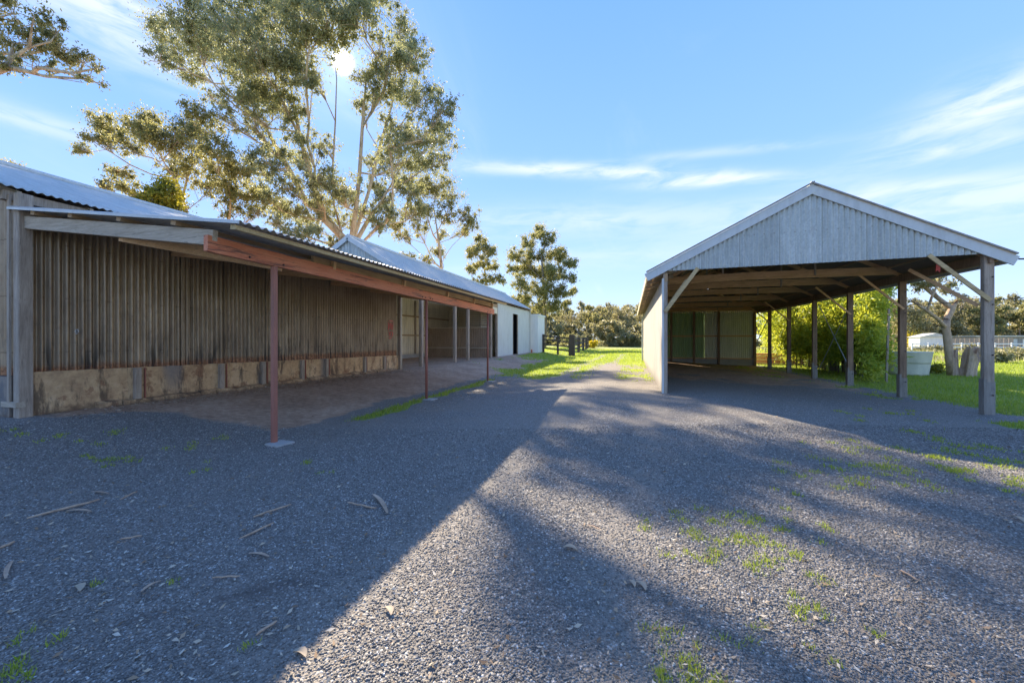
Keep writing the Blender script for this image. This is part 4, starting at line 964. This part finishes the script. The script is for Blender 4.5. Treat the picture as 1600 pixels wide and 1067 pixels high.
n_ = 26000; q = rng.random(n_); pxs = np.where(q < .35, rng.uniform(800, 1030, n_), rng.uniform(1380, 1760, n_)); ww = np.where(q < .35, rng.uniform(84, 100, n_), rng.uniform(66, 84, n_))
uu = (pxs-800)/600*ww; cx_ = uu*CS-ww*SN; cy_ = uu*SN+ww*CS; hh = rng.random(n_)**1.4*2.4*vnoise(cx_, cy_, .25, 3, 14)*1.3
V, F = leaves(np.stack([cx_, cy_, hh+.05], 1), np.full(n_, .25), n_, .34, .12, .1); sc2 = np_mesh('undergrowth', V, F, 'leaf_far'); tag(sc2, 'low olive undergrowth massed under the far tree line', 'undergrowth', kind='stuff')
# half dead tree with a bare trunk and the hollow stump beside it
b = on_ground(1490, 587); w0 = 16.0
dt = thing('dead_gum_tree', 'half dead gum with bare pale trunk and forked limbs on the lawn at right', 'tree', (b.x, b.y, 0))
make_tree(dt, None, [(b.x, b.y, -.1), P(1484, 560, w0), P(1481, 535, w0), P(1478, 512, w0), P(1479, 500, w0)],
   [(P(1424, 468, w0), .12), (P(1468, 435, w0-.4), .45), (P(1445, 445, w0+.5), .4), (P(1480, 455, w0+.4), .3), (P(1430, 440, w0+.3), .3), (P(1500, 462, w0), .25), (P(1455, 425, w0), .3)],
   .15, 1800, .12, .028, 'leaf_far', 'bark_dead', twigs=6, clus=.5)
b2 = on_ground(1512, 588)
st = thing('tree_stump', 'short thick hollow tree stump with broken top beside the dead gum', 'stump', (b2.x, b2.y, 0))
def stump(root, c, r, h, lean, nm):
    n = 22; V = []; F = []; lev = 9
    prof = [1+.2*math.sin(3*a*6.28/n+1)+.13*math.sin(5*a*6.28/n)+rnd.uniform(-.07, .07) for a in range(n)]
    tops = [h*(.8+.25*math.sin(a*6.28/n*2+.6)+rnd.uniform(-.06, .1)) for a in range(n)]
    for l in range(lev):
        f = l/(lev-1)
        for a in range(n):
            rr = r*prof[a]*(1.35-.75*f+.62*f*f)*rnd.uniform(.97, 1.03); V.append((c[0]+math.cos(a*6.28/n)*rr+lean[0]*f, c[1]+math.sin(a*6.28/n)*rr+lean[1]*f, -.05+tops[a]*f))
    for l in range(4):
        f = l/3
        for a in range(n): rr = r*.7*prof[a]*(1-.25*f); V.append((c[0]+math.cos(a*6.28/n)*rr+lean[0], c[1]+math.sin(a*6.28/n)*rr+lean[1], tops[a]-.05-.5*h*f))
    for l in range(lev+3):
        for a in range(n): F.append((l*n+a, l*n+(a+1) % n, (l+1)*n+(a+1) % n, (l+1)*n+a))
    F.append(tuple((lev+3)*n+a for a in range(n)))
    build(nm, V, F, 'bark_dead', root, False)
stump(st, (b2.x, b2.y), .20, 1.2, (.14, .0), 'stump_wood'); stump(st, (b2.x-.36, b2.y+.1), .13, 1.1, (-.06, 0), 'stump_wood')
# tub shaped tank
c = on_ground(1416, 585); tk = thing('water_tank', 'pale round tub tank, wider at the top, standing behind the carport posts', 'tank', (c.x, c.y, 0))
tkb = MB(); tkb.tube([(c.x, c.y, -.05), (c.x, c.y, .1), (c.x, c.y, .93), (c.x, c.y, .98), (c.x, c.y, .97), (c.x, c.y, .5)], [.68, .68, .80, .82, .78, .74], 40); tkb.build('body', 'tank', tk, True)
MB().tube([(c.x+math.cos(i*6.2832/40)*.81, c.y+math.sin(i*6.2832/40)*.81, .975) for i in range(41)], .018, 6).build('rim', 'tank', tk, True)
# bamboo
bb = thing('bamboo_clump', 'tall bright yellow green bamboo thicket behind the right carport posts', 'bamboo', (9.6, 22, 0))
st_ = MB(); cents = []; rads = []
inb = lambda x, y: x <= .527*y-.25-.35*math.sin(y*2.1)*.4
for i in range(230):
    f = rnd.random(); yy = 17.6+f*11.5; xx = 8.5+rnd.random()*(2.6)+.4*math.sin(yy); xx += .35*max(0, 19.5-yy)
    if not inb(xx+.4, yy): continue
    h = rnd.uniform(3.6, 5.2)*(1 if yy > 18.3 else .85); lx, ly = rnd.gauss(-.25, .55), rnd.gauss(-.15, .5)
    pts = [(xx+lx*(q/5)**2.0, yy+ly*(q/5)**2.0, -.05+h*q/5*(1-.06*(q/5)**2)) for q in range(6)]
    st_.tube(pts, [.022, .021, .019, .016, .012, .006], 5, cap=False)
    for q in (1, 2, 3, 3.5, 4, 4.5, 5, 5):
        z = h*q/5; 
        if q == 1 and rnd.random() < .6: continue
        cents.append((xx+lx*(q/5)**2+rnd.gauss(0, .22), yy+ly*(q/5)**2+rnd.gauss(0, .22), z*.97+rnd.gauss(0, .15))); rads.append(rnd.uniform(.28, .5))
for i in range(330):   # leafy skirt on the faces towards the yard
    yy = rnd.uniform(17, 28); cents.append((8.3+rnd.gauss(0, .3)+.35*max(0, 19.5-yy), yy, rnd.uniform(.9, 3.9))); rads.append(.4)
for i in range(150):
    xx = rnd.uniform(8.0, 11.5); cents.append((xx, (xx+.6)/.527+rnd.gauss(0, .2)+.35, rnd.uniform(.3, 3.8))); rads.append(.36)
kp = [i for i, c in enumerate(cents) if inb(c[0]+.1, c[1])]; cents = [cents[i] for i in kp]; rads = [rads[i] for i in kp]
st_.build('cane', 'leaf_bamboo' if False else 'bark_grey', bb)
V, F = leaves(np.array(cents), np.array(rads)*1.25, 185000, .17, .026, .3); np_mesh('foliage', V, F, 'leaf_bamboo', bb)
MB().beam((8.55, 16.75, -.05), (8.75, 17.0, 2.6), .05, .06, (1, 0, 0)).build('stake', 'grey_wood', tag(thing('leaning_stake', 'thin leaning timber stake in front of the right end of the bamboo', 'stake', (8.55, 16.75, 0))))

def bush(name, label, px, py, r, w_extra, lm, n, L=.12, h=.7, group=None, z=.0):
    c = on_ground(px, py); o = thing(name, label, 'bush', (c.x, c.y, 0), group); cents = []; m_ = MB()
    for i in range(14):
        a = rnd.uniform(0, 6.28); q = r*rnd.random()**.5; hh = h*rnd.uniform(.5, 1)*(1-.4*q/r); t_ = (c.x+math.cos(a)*q, c.y+math.sin(a)*q, hh)
        cents.append(t_); m_.tube([(c.x+math.cos(a)*q*.3, c.y+math.sin(a)*q*.3, -.03), t_], [.015, .005], 4)
    m_.build('stems', 'bark_grey', o); V, F = leaves(np.array(cents), np.full(14, r*.42), n, L, L*.28, .1, .7); V[:, 2] = np.maximum(V[:, 2], .02); np_mesh('foliage', V, F, lm, o); return o
bush('shrub', 'low bright green leafy shrub at the foot of the dead gum', 1462, 584, .55, 0, 'leaf_bush', 1600, .1, .4)
for (px, py, r, h, lab) in ((1540, 566, 1.0, .9, 'pale green scrub bush beside the nearest post on the lawn'), (1590, 562, 1.6, .9, 'wide dusty scrub bush at the right edge of the lawn'), (1560, 556, 1.3, .6, 'brownish low scrub bush between two larger ones on the far lawn'),
        (1405, 545, 1.2, .8, 'dry straw coloured bush behind the tank'), (1450, 549, 1.5, .7, 'low pale bush on the far lawn left of the dead gum'), (1520, 549, 1.5, .8, 'small grey green bush before the white rail fence'), (1640, 556, 1.5, 1.0, 'scrub bush just past the right edge'), (1600, 545, 2.0, 1.1, 'large pale bush by the far white rails at right')):
    bush('scrub_bush', lab, px, py, r, 0, 'leaf_scrub', 2200, .2, h, 'scrub bushes on the far side of the lawn')
for (px, w0, lab) in ((1432, 60, 'round yellow wattle bush in flower behind the lawn'), (1518, 62, 'small yellow wattle behind the hollow stump')):
    c = P(px, 531, w0); o = thing('wattle_bush', lab, 'bush', (c.x, c.y, 0)); r = 1.7 if px < 1500 else 1.0
    cents = np.array([(c.x+rnd.gauss(0, r*.5), c.y+rnd.gauss(0, r*.5), rnd.uniform(.4, r*1.4)) for _ in range(14)]); V, F = leaves(cents, np.full(14, r*.45), 1800, .2, .07, .1); np_mesh('foliage', V, F, 'leaf_wattle', o)
    MB().tube([(c.x, c.y, -.1), (c.x, c.y, r)], [.08, .04], 6).build('trunk', 'bark_grey', o)
for (px, w0, r, lab) in ((925, 66, 1.0, 'yellow wattle bush by the last post of the dark rail fence'), (880, 70, 1.8, 'low golden bush behind the dark rail fence'), (905, 76, 2.0, 'greyish pink bush behind the far dark posts')):
    c = P(px, 531, w0); o = thing('wattle_bush', lab, 'bush', (c.x, c.y, 0)); cents = np.array([(c.x+rnd.gauss(0, r*.6), c.y+rnd.gauss(0, r*.6), rnd.uniform(.3, r*1.2)) for _ in range(14)])
    V, F = leaves(cents, np.full(14, r*.45), 2000, .22, .07, .1); np_mesh('foliage', V, F, 'leaf_scrub' if px == 905 else ('leaf_wattle' if px == 925 else 'leaf_gold'), o); MB().tube([(c.x, c.y, -.1), (c.x, c.y, r)], [.08, .04], 6).build('trunk', 'bark_grey', o)

# ---------------------------------------------------------------- fences and far things
def rail_fence(name, label, pts, rails, ht, pw, rw, m, posts=None, mr=None):
    root = thing(name, label, 'fence', pts[0])
    for (x, y, *_z) in pts:
        z = float(gz_(x, y)); MB().beam((x, y, z-.1), (x, y, z+ht), pw, pw, (1, 0, 0)).build('post', m, root)
    for a, b in zip(pts[:-1], pts[1:]):
        for rz_ in rails:
            za, zb = float(gz_(a[0], a[1])), float(gz_(b[0], b[1])); MB().beam((a[0], a[1]-pw*.6, za+rz_), (b[0], b[1]-pw*.6, zb+rz_), .05, rw).build('rail', mr or m, root)
    return root
rail_fence('rail_fence', 'dark timber rail fence running from the white lean-to to a thick post', [(-8.0, 36.0, 0), (-6.6, 35.9, 0), (-5.3, 35.8, 0)], (.45, .85, 1.25, 1.62), 1.75, .18, .13, 'darkfence')
rail_fence('rail_fence', 'dark timber rail fence receding beyond the thick post beside the grass track', [(-5.45, 37.2, 0), (-5.7, 44, 0), (-6.0, 51, 0), (-6.3, 57, 0), (-6.6, 62, 0)], (.6, 1.1, 1.6), 1.8, .28, .16, 'darkfence')
tg = MB().prism([(-5.55, 35.6, -.1), (-5.0, 35.6, -.1), (-5.0, 35.6, 1.95), (-5.2, 35.6, 2.0), (-5.5, 35.6, 1.93)], (0, .5, 0)).build('strainer_post', 'darkfence'); tag(tg, 'thick dark strainer post where the two rail fences meet', 'post')
pa = [(P(px_, 531, 50).x, P(px_, 531, 50).y, 0) for px_ in range(1425, 1700, 26)]
rail_fence('white_fence', 'long low white rail fence across the far side of the lawn', pa, (.5, .95), 1.1, .14, .14, 'white2')
c = P(1452, 531, 58); fs = thing('farm_shed', 'small white far shed half hidden behind the bare trunk', 'shed', (c.x, c.y, 0))
MB().box(c.x-1.8, c.x+1.8, c.y-1.2, c.y+1.2, 0, 1.9).build('wall', 'white2', fs); MB().prism([(c.x-2, c.y-1.4, 1.9), (c.x+2, c.y-1.4, 1.9), (c.x, c.y-1.4, 2.5)], (0, 2.8, 0)).build('roof', 'roof_tin', fs)
c = P(1600, 531, 56); fs = thing('farm_shed', 'long low grey far shed with a flat pale roof at the right edge', 'shed', (c.x, c.y, 0))
MB().box(c.x-6.0, c.x+5, c.y-1.2, c.y+3, 0, 1.95).build('wall', 'under', fs); MB().box(c.x-6.3, c.x+5.3, c.y-1.5, c.y+3.2, 1.95, 2.12).build('roof', 'roof_tin', fs)
for i in range(5): MB().box(c.x-5+i*2, c.x-3.6+i*2, c.y-1.23, c.y-1.19, .3, 1.6).build('door', 'flash' if i % 2 else 'white2', fs)
c = P(1530, 531, 52); fs = thing('paling_fence', 'brown paling fence section before the far tree line', 'fence', (c.x, c.y, 0))
for i in range(14): MB().box(c.x-3.5+i*.5, c.x-3.03+i*.5, c.y, c.y+.03, 0, 1.75).build('paling', 'grey_wood', fs)
print('objects', len(bpy.data.objects))
